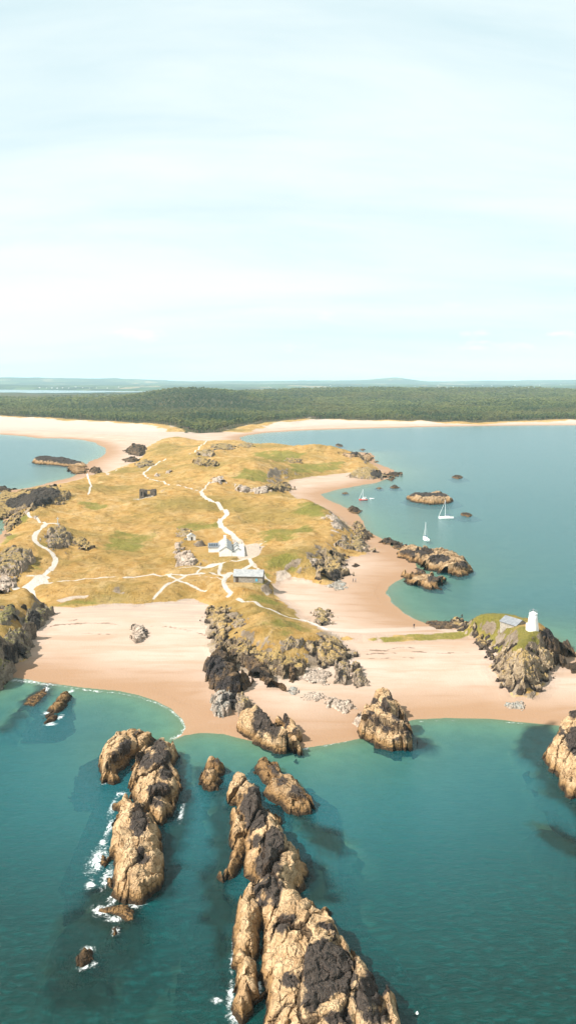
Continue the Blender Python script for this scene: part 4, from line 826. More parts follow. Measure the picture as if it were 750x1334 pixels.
# ------------------------------------------------------------ forest on the mainland shore
def simple_mat(name, col, rough=0.85, var=0.0, vscale=1.0, col2=None, spec=0.2, metal=0.0, emit=None):
    m, nb, b = mat(name)
    c = col
    if col2 is not None:
        c = nb.mix(nb.ramp(nb.noise(nb.pos(), vscale, 5, 0.65), 0.35, 0.65), col, col2)
    nb.put(b.inputs['Base Color'], c); b.inputs['Roughness'].default_value = rough; b.inputs['Specular IOR Level'].default_value = spec
    b.inputs['Metallic'].default_value = metal
    return m
def foliage_mat():
    m, nb, b = mat('pine_foliage')
    p = nb.pos(); t = nb.attr('tone')
    c = nb.mix(t, (0.012, 0.030, 0.012), (0.125, 0.135, 0.038))
    c = nb.mix(nb.math('MULTIPLY', nb.ramp(nb.noise(p, 0.006, 4, 0.6), 0.46, 0.62), 0.6), c, (0.115, 0.105, 0.038))
    nb.put(b.inputs['Base Color'], c); b.inputs['Roughness'].default_value = 0.9; b.inputs['Specular IOR Level'].default_value = 0.1
    return m
M_PINE = foliage_mat()
M_TRUNK = simple_mat('pine_bark', (0.16, 0.10, 0.065), 0.95, col2=(0.25, 0.17, 0.12), vscale=2.0)

def crown_arrays(seed, nclump, lo=0.42):
    """unit-height ragged pine crown made of small faceted needle clumps scattered through its volume"""
    g = np.random.default_rng(seed); V = []; F = []; T = []
    oct_v = np.array([(1, 0, 0), (0, 1, 0), (-1, 0, 0), (0, -1, 0), (0, 0, 0.8), (0, 0, -0.5)]); oct_f = [(0, 1, 4), (1, 2, 4), (2, 3, 4), (3, 0, 4), (1, 0, 5), (2, 1, 5), (3, 2, 5), (0, 3, 5)]
    for i in range(nclump):
        h = g.uniform(lo, 0.95); prof = 0.20 * (1 - ((h - lo - 0.14) / 0.5) ** 2) + 0.02
        a = g.uniform(0, 2 * math.pi); rr = prof * math.sqrt(g.uniform(0.1, 1))
        s = g.uniform(0.07, 0.13)
        v = oct_v * s * g.uniform(0.7, 1.3, (6, 1)); an = g.uniform(0, 1.5)
        v = np.stack([v[:, 0] * math.cos(an) - v[:, 1] * math.sin(an), v[:, 0] * math.sin(an) + v[:, 1] * math.cos(an), v[:, 2]], 1)
        v += (rr * math.cos(a), rr * math.sin(a), h)
        b0 = len(V) * 6; V.append(v); F += [(x + b0, y + b0, z + b0) for x, y, z in oct_f]; T += [g.uniform(0, 1)] * 6
    return np.concatenate(V), np.array(F), np.array(T)

def taper(name, pts, radii, m, parent=None, sides=7):
    V, F = [], []
    for k, (p, r) in enumerate(zip(pts, radii)):
        for i in range(sides):
            a = 2 * math.pi * i / sides; V.append((p[0] + r * math.cos(a), p[1] + r * math.sin(a), p[2]))
    for k in range(len(pts) - 1):
        for i in range(sides):
            a, b = k * sides + i, k * sides + (i + 1) % sides; F.append((a, b, b + sides, a + sides))
    me = bpy.data.meshes.new(name); me.from_pydata(V, [], F + [tuple(range(sides))[::-1], tuple((len(pts) - 1) * sides + i for i in range(sides))]); me.update()
    return link(name, me, m, parent)

PINE_GROUP = 'pines along the seaward edge of the forest'
PINE_LABEL = 'dark green pine with bare trunk in the front row of the forest'
def make_pine(seed):
    root = empty('pine_tree', (0, 0, 0)); tag(root, PINE_LABEL, 'tree', PINE_GROUP)
    V, F, T = crown_arrays(seed, 34)
    h = 13.0
    me = np_mesh('crown', V * (h * 1.05, h * 1.05, h), F, dict(tone=T), smooth=False); link('crown', me, M_PINE, root)
    taper('trunk', [(0, 0, -0.6), (0.1, 0, 3), (0.0, 0.15, 7), (0.05, 0.1, 11.5)], [0.34, 0.27, 0.2, 0.06], M_TRUNK, root)
    return root
def copy_tree(o, parent=None):
    c = o.copy(); COL.objects.link(c)
    if parent is not None: c.parent = parent
    for ch in list(o.children): copy_tree(ch, c)
    return c
protos = [make_pine(s) for s in (3, 8, 15, 23)]
front_line = FOREST_FRONT[2:-6]
def along(line, s):
    for a, b in zip(line[:-1], line[1:]):
        L = math.hypot(b[0] - a[0], b[1] - a[1])
        if s <= L: return (a[0] + (b[0] - a[0]) * s / L, a[1] + (b[1] - a[1]) * s / L), ((b[0] - a[0]) / L, (b[1] - a[1]) / L)
        s -= L
    return line[-1], (1, 0)
TOTAL = sum(math.hypot(b[0] - a[0], b[1] - a[1]) for a, b in zip(front_line[:-1], front_line[1:]))
edge = []
for i in range(300):
    (x, y), (tx, ty) = along(front_line, TOTAL * (i + 0.5) / 300)
    j = rng.uniform(1, 12)
    edge.append((x - ty * j + rng.uniform(-1.5, 1.5), y + tx * j))
for i, (x, y) in enumerate(edge):
    o = protos[i] if i < 4 else copy_tree(protos[i % 4])
    o.location = (x, y, float(G(x, y))); o.rotation_euler = (0, 0, rng.uniform(0, 6.28)); s = rng.uniform(0.62, 1.05)
    o.scale = (s * rng.uniform(0.9, 1.15), s * rng.uniform(0.9, 1.15), s)

def build_forest():
    px, py, ps, pt = [], [], [], []
    def band(r0, r1, gap, th, smin, smax):
        n_r = int((r1 - r0) / gap)
        for k in range(n_r):
            r = r0 + k * gap; n = int(2 * th * r / gap)
            t = np.linspace(-th, th, n) + rng.uniform(-0.5, 0.5, n) * gap / r
            rr = r + rng.uniform(-0.5, 0.5, n) * gap
            px.append(rr * np.sin(t)); py.append(rr * np.cos(t)); ps.append(rng.uniform(smin, smax, n) * np.ones(n))
    band(1410, 2500, 9.5, R(21), 0.7, 1.05); band(2500, 3600, 15.0, R(19), 1.0, 1.35); band(3600, 5900, 26.0, R(18.5), 1.3, 1.9)
    x, y, s = np.concatenate(px), np.concatenate(py), np.concatenate(ps)
    f = grid_at(FRONT, x, y); e = grid_at(np.where(GZ > 0.5, 1.0, 0.0), x, y)
    u_ = 375 + FPX * x / y
    limit = np.interp(u_, [-200, 0, 190, 240, 330, 450, 620, 750, 1000], [3900, 3900, 3700, 4200, 4600, 5200, 5600, 4900, 4600]) + fbm(x, y, 500, 3, 5) * 500
    clear = fbm(x, y, 160, 3, 15) + 0.15 * fbm(x, y, 30, 2, 16)
    k = (f > 8) & (e > 0.9) & (np.hypot(x, y) < limit) & ~((clear > 0.52) & (f > 60)) & ((f > 40) | (rng.random(len(x)) < 0.9))
    x, y, s, f = x[k], y[k], s[k], f[k]
    dens = fbm(x, y, 90, 3, 25) + 0.5 * fbm(x, y, 350, 2, 26)
    s = s * (0.88 + 0.22 * dens) * np.where(f < 30, 0.8, 1.0)
    z = G(x, y); r = np.hypot(x, y)
    Vs, Fs, Ts, off = [], [], [], 0
    for lo_r, hi_r, ncl in ((0, 2050, 16), (2050, 2700, 9), (2700, 9999, 6)):
        for var in range(4):
            m = (r >= lo_r) & (r < hi_r) & (np.arange(len(r)) % 4 == var)
            if not m.any(): continue
            V, F, T = crown_arrays(100 + var + ncl * 7, ncl, 0.30 if lo_r else 0.35)
            if lo_r >= 2050: V = V * (1.5, 1.5, 1.0)
            if lo_r >= 2700: V = (V - (0, 0, 0.5)) * (1.15, 1.15, 1.1) + (0, 0, 0.5)
            n = int(m.sum()); a = rng.uniform(0, 6.28, n); sc = s[m] * 13.0; sz = np.minimum(sc, 15.5)
            ca, sa = np.cos(a)[:, None], np.sin(a)[:, None]
            vx = (V[:, 0] * ca - V[:, 1] * sa) * sc[:, None] * 1.15 + x[m][:, None]; vy = (V[:, 0] * sa + V[:, 1] * ca) * sc[:, None] * 1.15 + y[m][:, None]
            vz = V[:, 2] * sz[:, None] + z[m][:, None]
            Vs.append(np.stack([vx, vy, vz], 2).reshape(-1, 3))
            Fs.append((F[None] + (np.arange(n) * len(V))[:, None, None] + off).reshape(-1, 3)); off += n * len(V)
            hill = np.exp(-(((x[m] / y[m] * FPX + 375 - 260) / 60) ** 2 + ((r[m] - 2500) / 900) ** 2))
            tn = np.clip(0.42 - 0.6 * hill + 0.8 * dens[m] + rng.uniform(-0.35, 0.35, n), 0, 1)
            Ts.append(np.clip(tn[:, None] * 0.7 + T[None] * 0.3, 0, 1).ravel())
    me = np_mesh('forest', np.concatenate(Vs), np.concatenate(Fs), dict(tone=np.concatenate(Ts)), smooth=False)
    o = link('forest', me, M_PINE); tag(o, 'dense dark green pine forest stretching back from the mainland shore', 'forest', kind='stuff')
    print('forest trees', len(x))
build_forest()

# clump of bushes where the neck of the island meets the forest
def bush(label, u, v, w, h, seed, group=None, cat='bush'):
    x, y = hit(u, v); V, F, T = crown_arrays(seed, 30, 0.1)
    V = V * (w * 2.0, w * 2.0, h)
    me = np_mesh('bush', V, F, dict(tone=T * 0.7), smooth=False)
    o = link('bush', me, M_PINE); o.location = (x, y, float(G(x, y)) - 0.1 * h)
    tag(o, label, cat, group); return o
bush('dark round bush left of the forest tip at the neck of the island', 236, 557.5, 9, 8, 51)
bush('larger dark bush at the very tip of the forest', 247, 559, 12, 10, 52)
bush('dark bush on the beach side of the forest tip', 262, 560, 12, 9, 53)
bush('low bush right of the forest tip', 280, 558.5, 10, 7, 54)
bush('small scrubby bush lowest on the neck of the island', 243, 564, 7, 3.5, 55)

# ------------------------------------------------------------ mesh kit for built things
class MB:
    def __init__(s): s.V = []; s.F = []
    def add(s, V, F): o = len(s.V); s.V += [tuple(v) for v in V]; s.F += [tuple(i + o for i in f) for f in F]; return s
    def box(s, x0, x1, y0, y1, z0, z1):
        return s.add([(x0, y0, z0), (x1, y0, z0), (x1, y1, z0), (x0, y1, z0), (x0, y0, z1), (x1, y0, z1), (x1, y1, z1), (x0, y1, z1)],
                     [(3, 2, 1, 0), (4, 5, 6, 7), (0, 1, 5, 4), (1, 2, 6, 5), (2, 3, 7, 6), (3, 0, 4, 7)])
    def prism(s, prof, y0, y1):                      # profile in x,z extruded along y
        n = len(prof); V = [(x, y0, z) for x, z in prof] + [(x, y1, z) for x, z in prof]
        F = [tuple(range(n)), tuple(range(2 * n - 1, n - 1, -1))] + [(i, i + n, (i + 1) % n + n, (i + 1) % n) for i in range(n)]
        return s.add(V, F)
    def lathe(s, prof, n=20, cx=0, cy=0):
        V = [(cx + r * math.cos(2 * math.pi * i / n), cy + r * math.sin(2 * math.pi * i / n), z) for r, z in prof for i in range(n)]
        F = [(k * n + i, k * n + (i + 1) % n, (k + 1) * n + (i + 1) % n, (k + 1) * n + i) for k in range(len(prof) - 1) for i in range(n)]
        F += [tuple(range(n))[::-1], tuple((len(prof) - 1) * n + i for i in range(n))]
        return s.add(V, F)
    def tube(s, a, b, r, n=6, r2=None):
        a, b = Vector(a), Vector(b); d = (b - a).normalized(); q = d.to_track_quat('Z', 'Y'); r2 = r if r2 is None else r2
        V = [a + q @ Vector((r * math.cos(2 * math.pi * i / n), r * math.sin(2 * math.pi * i / n), 0)) for i in range(n)] + [b + q @ Vector((r2 * math.cos(2 * math.pi * i / n), r2 * math.sin(2 * math.pi * i / n), 0)) for i in range(n)]
        return s.add(V, [(i, (i + 1) % n, (i + 1) % n + n, i + n) for i in range(n)] + [tuple(range(n))[::-1], tuple(range(n, 2 * n))])
    def build(s, name, m, parent=None, bevel=0.0, smooth=False):
        me = bpy.data.meshes.new(name); me.from_pydata(s.V, [], s.F); me.update()
        bm = bmesh.new(); bm.from_mesh(me); bmesh.ops.recalc_face_normals(bm, faces=bm.faces)
        if bevel: bmesh.ops.bevel(bm, geom=list(bm.edges), offset=bevel, segments=1, affect='EDGES')
        if smooth:
            for f in bm.faces: f.smooth = True
        bm.to_mesh(me); bm.free()
        return link(name, me, m, parent)

M_WHITE = simple_mat('limewashed_wall', (0.82, 0.81, 0.78), 0.9, col2=(0.72, 0.70, 0.66), vscale=0.8)
M_SLATE = simple_mat('slate_roof', (0.13, 0.14, 0.15), 0.75, col2=(0.20, 0.205, 0.21), vscale=1.3)
M_SLATE2 = simple_mat('pale_slate_roof', (0.23, 0.235, 0.235), 0.8, col2=(0.31, 0.31, 0.30), vscale=1.0)
M_STONE = simple_mat('rubble_stone_wall', (0.15, 0.125, 0.10), 0.95, col2=(0.08, 0.065, 0.055), vscale=1.6)
M_STONE2 = simple_mat('grey_stone_wall', (0.32, 0.29, 0.24), 0.95, col2=(0.21, 0.185, 0.155), vscale=1.6)
M_GLASS = simple_mat('window_glass', (0.03, 0.04, 0.05), 0.1, spec=0.5)
M_BLUE = simple_mat('blue_paint', (0.10, 0.36, 0.48), 0.5)
M_DARKW = simple_mat('dark_timber', (0.08, 0.06, 0.045), 0.8)
M_CONC = simple_mat('pale_concrete', (0.45, 0.43, 0.39), 0.9, col2=(0.36, 0.34, 0.30), vscale=1.0)
M_METAL = simple_mat('grey_metal', (0.35, 0.36, 0.37), 0.4, metal=0.7)
M_ALU = simple_mat('white_painted_mast', (0.8, 0.8, 0.8), 0.4)
M_HULL = simple_mat('white_boat_paint', (0.85, 0.85, 0.83), 0.3, spec=0.5)
M_RED = simple_mat('red_boat_paint', (0.62, 0.06, 0.04), 0.35, spec=0.5)
M_DECK = simple_mat('boat_deck', (0.62, 0.58, 0.50), 0.6)
M_CANVAS = simple_mat('navy_sail_cover', (0.05, 0.09, 0.16), 0.8)
M_SAIL = simple_mat('white_sail', (0.82, 0.81, 0.78), 0.7)
M_SKIN = simple_mat('skin', (0.45, 0.28, 0.2), 0.6)
M_HAIR = simple_mat('dark_hair', (0.04, 0.03, 0.02), 0.7)

def gable_house(root, x0, x1, y0, y1, hw, hr, roofm, wallm, over=0.25, name='wall'):
    """walls with gables on the y ends and a two-pitch roof of real thickness"""
    cx = (x0 + x1) / 2
    MB().prism([(x0, -2.5), (x1, -1.5), (x1, hw), (cx, hr), (x0, hw)], y0, y1).build(name, wallm, root)
    t = 0.14; e = (hr - hw) / (cx - x0) * over
    MB().prism([(x0 - over, hw - e + 0.03), (cx, hr + 0.03), (x1 + over, hw - e + 0.03), (x1 + over, hw - e + 0.03 + t), (cx, hr + 0.03 + t), (x0 - over, hw - e + 0.03 + t)], y0 - 0.12, y1 + 0.12).build('roof', roofm, root)
def window(parent, x, y, z, w, h, axis='y', sgn=-1, frame=M_WHITE, pane=M_GLASS, name='window'):
    """frame standing 4 cm proud of the wall with a recessed pane inside; axis is the wall's normal"""
    f = MB(); t = 0.07; d0, d1 = (0.0, 0.05)
    def bx(a0, a1, c0, c1, p0, p1, mb):
        if axis == 'y': mb.box(a0, a1, y + sgn * p1 if sgn < 0 else y + p0, y + sgn * p0 if sgn < 0 else y + p1, c0, c1)
        else: mb.box(x + sgn * p1 if sgn < 0 else x + p0, x + sgn * p0 if sgn < 0 else x + p1, a0, a1, c0, c1)
    c = x if axis == 'y' else y
    bx(c - w / 2 - t, c + w / 2 + t, z - t, z, d0, d1, f); bx(c - w / 2 - t, c + w / 2 + t, z + h, z + h + t, d0, d1, f)
    bx(c - w / 2 - t, c - w / 2, z, z + h, d0, d1, f); bx(c + w / 2, c + w / 2 + t, z, z + h, d0, d1, f)
    fo = f.build(name, frame, parent)
    g = MB(); bx(c - w / 2, c + w / 2, z, z + h, d0, 0.02, g); g.build('pane', pane, fo)
    return fo

# ---- the row of white cottages
def cottages():
    x, y = hit(293.8, 724.8); z = float(G(x, y))
    root = empty('cottage_row', (x, y, z), R(4)); tag(root, 'long low row of white cottages with grey roof, gable end towards the beach', 'cottages')
    gable_house(root, -2.5, 2.5, 0, 24, 2.1, 3.8, M_SLATE2, M_WHITE)
    for yy in (0.9, 6.6, 12.2, 17.8, 23.0):
        c = MB().box(-0.55, 0.55, yy - 0.4, yy + 0.4, 3.4, 4.8).box(-0.62, 0.62, yy - 0.47, yy + 0.47, 4.8, 4.95).build('chimney', M_WHITE, root)
        MB().lathe([(0.14, 4.95), (0.11, 5.25)], 8, -0.25, yy).lathe([(0.14, 4.95), (0.11, 5.25)], 8, 0.25, yy).build('chimney_pots', M_CONC, c)
    for yy in (3, 6, 9.5, 13, 16.5, 20, 22):
        window(root, 2.5, yy, 0.85, 0.7, 0.85, 'x', 1); window(root, -2.5, yy, 0.85, 0.7, 0.85, 'x', -1)
    for yy in (4.6, 11.6, 18.6): MB().box(2.5, 2.56, yy - 0.45, yy + 0.45, 0, 1.95).build('door', M_DARKW, root)
    # left wing with a lean slate roof, seen behind the gable
    w = MB().box(-6.8, -2.55, 9, 13.2, -1.5, 2.1).build('side_wing', M_WHITE, root)
    MB().add([(-7.0, 8.8, 2.12), (-2.55, 8.8, 2.12), (-2.55, 13.4, 3.3), (-7.0, 13.4, 3.3), (-7.0, 8.8, 2.26), (-2.55, 8.8, 2.26), (-2.55, 13.4, 3.44), (-7.0, 13.4, 3.44)], [(3, 2, 1, 0), (4, 5, 6, 7), (0, 1, 5, 4), (1, 2, 6, 5), (2, 3, 7, 6), (3, 0, 4, 7)]).build('wing_roof', M_SLATE, root)
    for i in range(4):
        xx = -6.55 + i * 0.92
        MB().add([(xx, 9.8, 2.54), (xx + 0.7, 9.8, 2.54), (xx + 0.7, 12.4, 3.21), (xx, 12.4, 3.21), (xx, 9.8, 2.60), (xx + 0.7, 9.8, 2.60), (xx + 0.7, 12.4, 3.27), (xx, 12.4, 3.27)],
                 [(3, 2, 1, 0), (4, 5, 6, 7), (0, 1, 5, 4), (1, 2, 6, 5), (2, 3, 7, 6), (3, 0, 4, 7)]).build('solar_panel', M_GLASS, root)
    # right: three little outhouses inside white yard walls
    for (a, b_, c_, h) in ((3.6, 6.2, 2.0, 1.9), (3.6, 5.6, 11.0, 1.9), (3.6, 5.6, 18.0, 1.7)):
        sh = MB().prism([(a, -1.5), (b_, -1.5), (b_, h), ((a + b_) / 2, h + 0.8), (a, h)], c_, c_ + 2.6).build('outhouse', M_WHITE, root)
        mx = (a + b_) / 2
        MB().prism([(a - 0.15, h - 0.06), (mx, h + 0.83), (b_ + 0.15, h - 0.06), (b_ + 0.15, h + 0.04), (mx, h + 0.95), (a - 0.15, h + 0.04)], c_ - 0.1, c_ + 2.7).build('outhouse_roof', M_SLATE2, sh)
    wl = MB().box(2.6, 7.6, -0.15, 0.15, -1.5, 1.4).box(7.3, 7.6, 0.15, 22.85, -1.5, 1.2).box(2.6, 7.6, 22.85, 23.15, -1.5, 1.2)
    for yy in (7.2, 15.5, 21.5): wl.box(2.56, 7.3, yy, yy + 0.25, -1.5, 1.3)
    wl.build('yard_wall', M_WHITE, root)
cottages()

def barn():
    x, y = hit(324, 759); z = float(G(x, y))
    root = empty('stone_barn', (x, y + 2.4, z - 0.2), R(-7)); tag(root, 'long grey stone barn with pale slate roof near the cottages', 'barn')
    hw, hr, L, W = 2.5, 4.3, 5.1, 2.4
    MB().add([(-L, -W, -1.5), (L, -W, -1.5), (L, W, -1.5), (-L, W, -1.5), (-L, -W, hw), (L, -W, hw), (L, W, hw), (-L, W, hw), (-L, 0, hr), (L, 0, hr)],
             [(3, 2, 1, 0), (0, 1, 5, 4), (2, 3, 7, 6), (1, 2, 6, 9, 5), (3, 0, 4, 8, 7), (4, 5, 9, 8), (6, 7, 8, 9)]).build('wall', M_STONE2, root)
    k = 0.3 * (hr - hw) / W
    for s_ in (-1, 1):
        yo = s_ * (W + 0.3)
        MB().add([(-L - 0.2, yo, hw - k + 0.03), (L + 0.2, yo, hw - k + 0.03), (L + 0.2, 0, hr + 0.03), (-L - 0.2, 0, hr + 0.03), (-L - 0.2, yo, hw - k + 0.17), (L + 0.2, yo, hw - k + 0.17), (L + 0.2, 0, hr + 0.19), (-L - 0.2, 0, hr + 0.19)],
                 [(3, 2, 1, 0), (4, 5, 6, 7), (0, 1, 5, 4), (1, 2, 6, 5), (2, 3, 7, 6), (3, 0, 4, 7)]).build('roof_slope', M_SLATE2, root)
    window(root, 3.0, -W, 0.7, 0.8, 1.0, frame=M_STONE2, pane=M_BLUE); MB().box(-4.3, -3.3, -W - 0.06, -W, 0.0, 2.0).build('door', M_DARKW, root)
    MB().box(L, L + 0.06, -0.7, 0.7, 0.0, 2.1).build('door', M_DARKW, root)
barn()

def hut():
    x, y = hit(250, 704); z = float(G(x, y))
    root = empty('stone_hut', (x, y, z), R(12)); tag(root, 'tiny pale stone hut with grey roof alone in the grass left of the cottages', 'hut')
    gable_house(root, -1.7, 1.7, 0, 3.2, 1.7, 2.8, M_SLATE2, M_WHITE); MB().box(-0.4, 0.4, -0.05, 0, 0, 1.5).build('door', M_DARKW, root)
    MB().box(-3.2, -1.75, 1.0, 1.3, -1, 1.0).build('garden_wall', M_STONE2, root)
hut()

def ruin():
    x, y = hit(192.3, 648); z = float(G(x, y))
    root = empty('ruined_church', (x, y, z), R(-3)); root.scale = (1.1, 1.1, 1.15); tag(root, 'roofless ruined stone church standing alone in the grass', 'ruin')
    g = random.Random(3)
    def wall(x0, x1, y0, y1, hts, hole=None):
        """a broken-topped wall built of stepped courses, with an opening"""
        mb = MB(); n = len(hts); along_x = abs(x1 - x0) > abs(y1 - y0)
        for i, h in enumerate(hts):
            a, b_ = i / n, (i + 1) / n
            if along_x: X0, X1, Y0, Y1 = x0 + (x1 - x0) * a, x0 + (x1 - x0) * b_, y0, y1
            else: X0, X1, Y0, Y1 = x0, x1, y0 + (y1 - y0) * a, y0 + (y1 - y0) * b_
            if hole and hole[0] <= i < hole[1]:
                if hole[2] > -1: mb.box(X0, X1, Y0, Y1, -1, hole[2])
                if h > hole[3]: mb.box(X0, X1, Y0, Y1, hole[3], h)
            else: mb.box(X0, X1, Y0, Y1, -1, h)
        return mb.build('wall', M_STONE, root)
    wall(-4.3, -1.9, -0.4, 0.4, [3.9, 4.3, 4.2, 4.4, 4.5, 4.0], (2, 4, 0.9, 3.0))
    wall(1.5, 4.1, -0.4, 0.4, [3.2, 4.1, 4.3, 4.4, 4.3, 3.7, 3.6], (2, 4, -1, 2.4))
    wall(-4.3, -3.5, 0.42, 5.0, [4.3, 4.0, 3.4, 3.6, 3.8]); wall(3.3, 4.1, 0.42, 5.0, [3.7, 3.9, 4.2, 4.0, 3.6], (2, 3, 1.0, 2.8))
    wall(-3.48, 3.28, 4.2, 5.0, [3.8, 3.7, 3.6, 3.5, 3.6, 3.4, 3.7, 3.9], (3, 5, 1.2, 3.0))
    for i in range(22):
        a, b_ = g.uniform(-7.5, 3.5), g.uniform(-3.0, -0.7); s_ = g.uniform(0.2, 0.5)
        if i == 0: mb = MB()
        zz = float(G(x + a, y + b_)) - z
        mb.box(a - s_, a + s_, b_ - s_ * 0.8, b_ + s_ * 0.8, zz - 0.3, zz + s_ * 0.7)
    mb.build('fallen_stones', M_CONC, root)
ruin()

def cross():
    x, y = hit(75.6, 683); z = float(G(x, y))
    root = empty('stone_cross', (x, y, z)); tag(root, 'tall pale stone cross beside the white path end', 'cross')
    MB().box(-0.9, 0.9, -0.9, 0.9, -0.8, 0.3).box(-0.6, 0.6, -0.6, 0.6, 0.3, 0.6).build('steps', M_CONC, root)
    MB().box(-0.2, 0.2, -0.16, 0.16, 0.6, 3.7).box(-0.75, -0.2, -0.14, 0.14, 2.7, 3.05).box(0.2, 0.75, -0.14, 0.14, 2.7, 3.05).build('shaft', M_CONC, root)
cross()

def lighthouse():
    x, y = hit(693.3, 820.5); z = float(G(x, y)) - 0.1
    root = empty('lighthouse', (x, y, z)); tag(root, 'small white tapering lighthouse tower on the headland', 'lighthouse')
    MB().lathe([(1.62, -0.5), (1.62, 0.0), (1.5, 0.9), (1.34, 2.1), (1.18, 3.3), (1.02, 4.45)], 28).build('tower', M_WHITE, root, smooth=True)
    MB().lathe([(1.12, 4.453), (1.12, 4.6), (0.98, 4.64), (0.55, 4.95), (0.1, 5.15)], 28).build('cap', M_WHITE, root)
    MB().lathe([(0.13, 5.1), (0.13, 5.5), (0.2, 5.52), (0.2, 5.75), (0.05, 5.85)], 12).build('beacon_lamp', M_METAL, root)
    mb = MB()
    for i in range(8):
        a = i * math.pi / 4; mb.tube((1.02 * math.cos(a), 1.02 * math.sin(a), 4.6), (1.02 * math.cos(a), 1.02 * math.sin(a), 5.4), 0.03)
        b_ = a + math.pi / 4
        for zz in (5.0, 5.4): mb.tube((1.02 * math.cos(a), 1.02 * math.sin(a), zz), (1.02 * math.cos(b_), 1.02 * math.sin(b_), zz), 0.025)
    mb.build('railing', M_METAL, root)
    MB().box(-1.78, -1.45, -0.42, 0.42, 0, 1.9).build('door', M_WHITE, root)
lighthouse()

def store():
    x, y = P(675, 806, 9.2); z = float(G(x, y))
    root = empty('stone_store', (x, y, z - 1.3), R(28)); tag(root, 'low stone store with grey slate roof half hidden behind the headland grass', 'building')
    gable_house(root, -2.0, 2.0, -1.5, 5.5, 1.2, 2.5, M_SLATE, M_STONE2); window(root, 0, -1.5, 0.4, 0.6, 0.6, 'y', -1)
store()

# ---- boats
def hull_mesh(L, B, fb, name, m, parent, draft=0.35):
    n = 14; V = []; F = []
    for i in range(n + 1):
        t = i / n; x = (t - 0.5) * L
        w = B / 2 * (math.sin(math.pi * (0.12 + 0.88 * (1 - t) ** 0.85 * 0.62 + 0.0)) if t > 0.02 else 0.72) if t < 1 else 0.02
        w = B / 2 * max(0.02, (1 - max(0, (t - 0.42) / 0.58) ** 2.0) * (1 - 0.3 * max(0, (0.42 - t) / 0.42) ** 1.6))
        sh = fb * (1 + 0.28 * (t - 0.3) ** 2 * 3)
        V += [(x, -w, sh), (x, -w * 0.93, 0.12), (x * 0.97, -w * 0.45, -draft), (x * 0.97, w * 0.45, -draft), (x, w * 0.93, 0.12), (x, w, sh)]
    for i in range(n):
        for k in range(5): a = i * 6 + k; F.append((a, a + 1, a + 7, a + 6))
        F.append((i * 6 + 5, i * 6, i * 6 + 6, i * 6 + 11))
    F += [(0, 5, 4, 3, 2, 1), tuple(n * 6 + k for k in range(6))]
    return MB().add(V, F).build(name, m, parent)
def yacht(label, u, v, L, B, mast, rz, hm=M_HULL, lean=0.0):
    x, y = P(u, v); root = empty('sailing_yacht', (x, y, 0.0), rz); root.rotation_euler = (R(lean), 0, rz); tag(root, label, 'yacht', 'sailing boats at anchor in the right bay')
    hull_mesh(L, B, 0.85 * L / 8, 'hull', hm, root)
    d = 0.88 * L / 8
    MB().add([(-0.22 * L, -B * .26, d), (0.22 * L, -B * .2, d), (0.22 * L, B * .2, d), (-0.22 * L, B * .26, d), (-0.20 * L, -B * .22, d + .45), (0.12 * L, -B * .16, d + .4), (0.12 * L, B * .16, d + .4), (-0.20 * L, B * .22, d + .45)],
             [(4, 5, 6, 7), (0, 1, 5, 4), (1, 2, 6, 5), (2, 3, 7, 6), (3, 0, 4, 7)]).build('cabin', M_HULL, root)
    MB().box(-0.16 * L, 0.08 * L, -B * .215, -B * .20, d + .12, d + .3).box(-0.16 * L, 0.08 * L, B * .20, B * .215, d + .12, d + .3).build('window', M_GLASS, root)
    MB().box(-0.42 * L, -0.23 * L, -B * .24, B * .24, d - 0.02, d + 0.10).build('cockpit', M_DECK, root)
    MB().tube((0.06 * L, 0, d), (0.06 * L, 0, mast), 0.10, 8, 0.07).build('mast', M_ALU, root)
    MB().tube((0.06 * L, 0, d + 1.0), (-0.36 * L, 0, d + 1.0), 0.06, 6).build('boom', M_ALU, root)
    MB().tube((0.05 * L, 0, d + 1.2), (-0.35 * L, 0, d + 1.15), 0.2, 8, 0.13).build('furled_mainsail', M_CANVAS if hm is M_HULL else M_SAIL, root)
    MB().tube((0.49 * L, 0, d + .15), (0.065 * L, 0, mast * .93), 0.085, 6, 0.05).build('furled_jib', M_SAIL, root)
    st = MB().tube((-0.48 * L, 0, d), (0.06 * L, 0, mast), 0.018, 4)
    for s_ in (-1, 1):
        st.tube((0.04 * L, s_ * B * .45, d), (0.06 * L, 0, mast * 0.96), 0.018, 4); st.tube((0.055 * L, 0, mast * .55), (0.055 * L, s_ * .7, mast * .55), 0.03, 4)
    st.build('rigging', M_METAL, root)
    return root
yacht('white sailing yacht seen side on, right of the flat-topped island rock', 580.5, 675.5, 8.2, 2.7, 10.5, R(176))
yacht('white sailing yacht seen end on, lying nearest the cove', 554, 703.5, 8.0, 2.6, 8.6, R(97))
yacht('small red-hulled sailing boat near the small bay', 473, 651.5, 5.6, 2.0, 7.0, R(182), M_RED, lean=0)
x, y = P(484, 650); root = empty('dinghy', (x, y, 0), R(170)); tag(root, 'tiny white dinghy floating right of the red boat', 'dinghy')
hull_mesh(2.9, 1.4, 0.45, 'hull', M_HULL, root, 0.15); MB().box(-0.5, -0.25, -0.55, 0.55, 0.36, 0.42).box(0.3, 0.55, -0.5, 0.5, 0.36, 0.42).build('thwart', M_DECK, root)
x, y = P(543, 1321); b0 = MB().lathe([(0.05, -0.2), (0.16, -0.12), (0.2, 0.0), (0.16, 0.12), (0.07, 0.2), (0.05, 0.28)], 12).build('buoy', M_HULL, None, smooth=True); b0.location = (x, y, 0.05)
tag(b0, 'small white buoy floating on open water at the bottom edge', 'buoy')

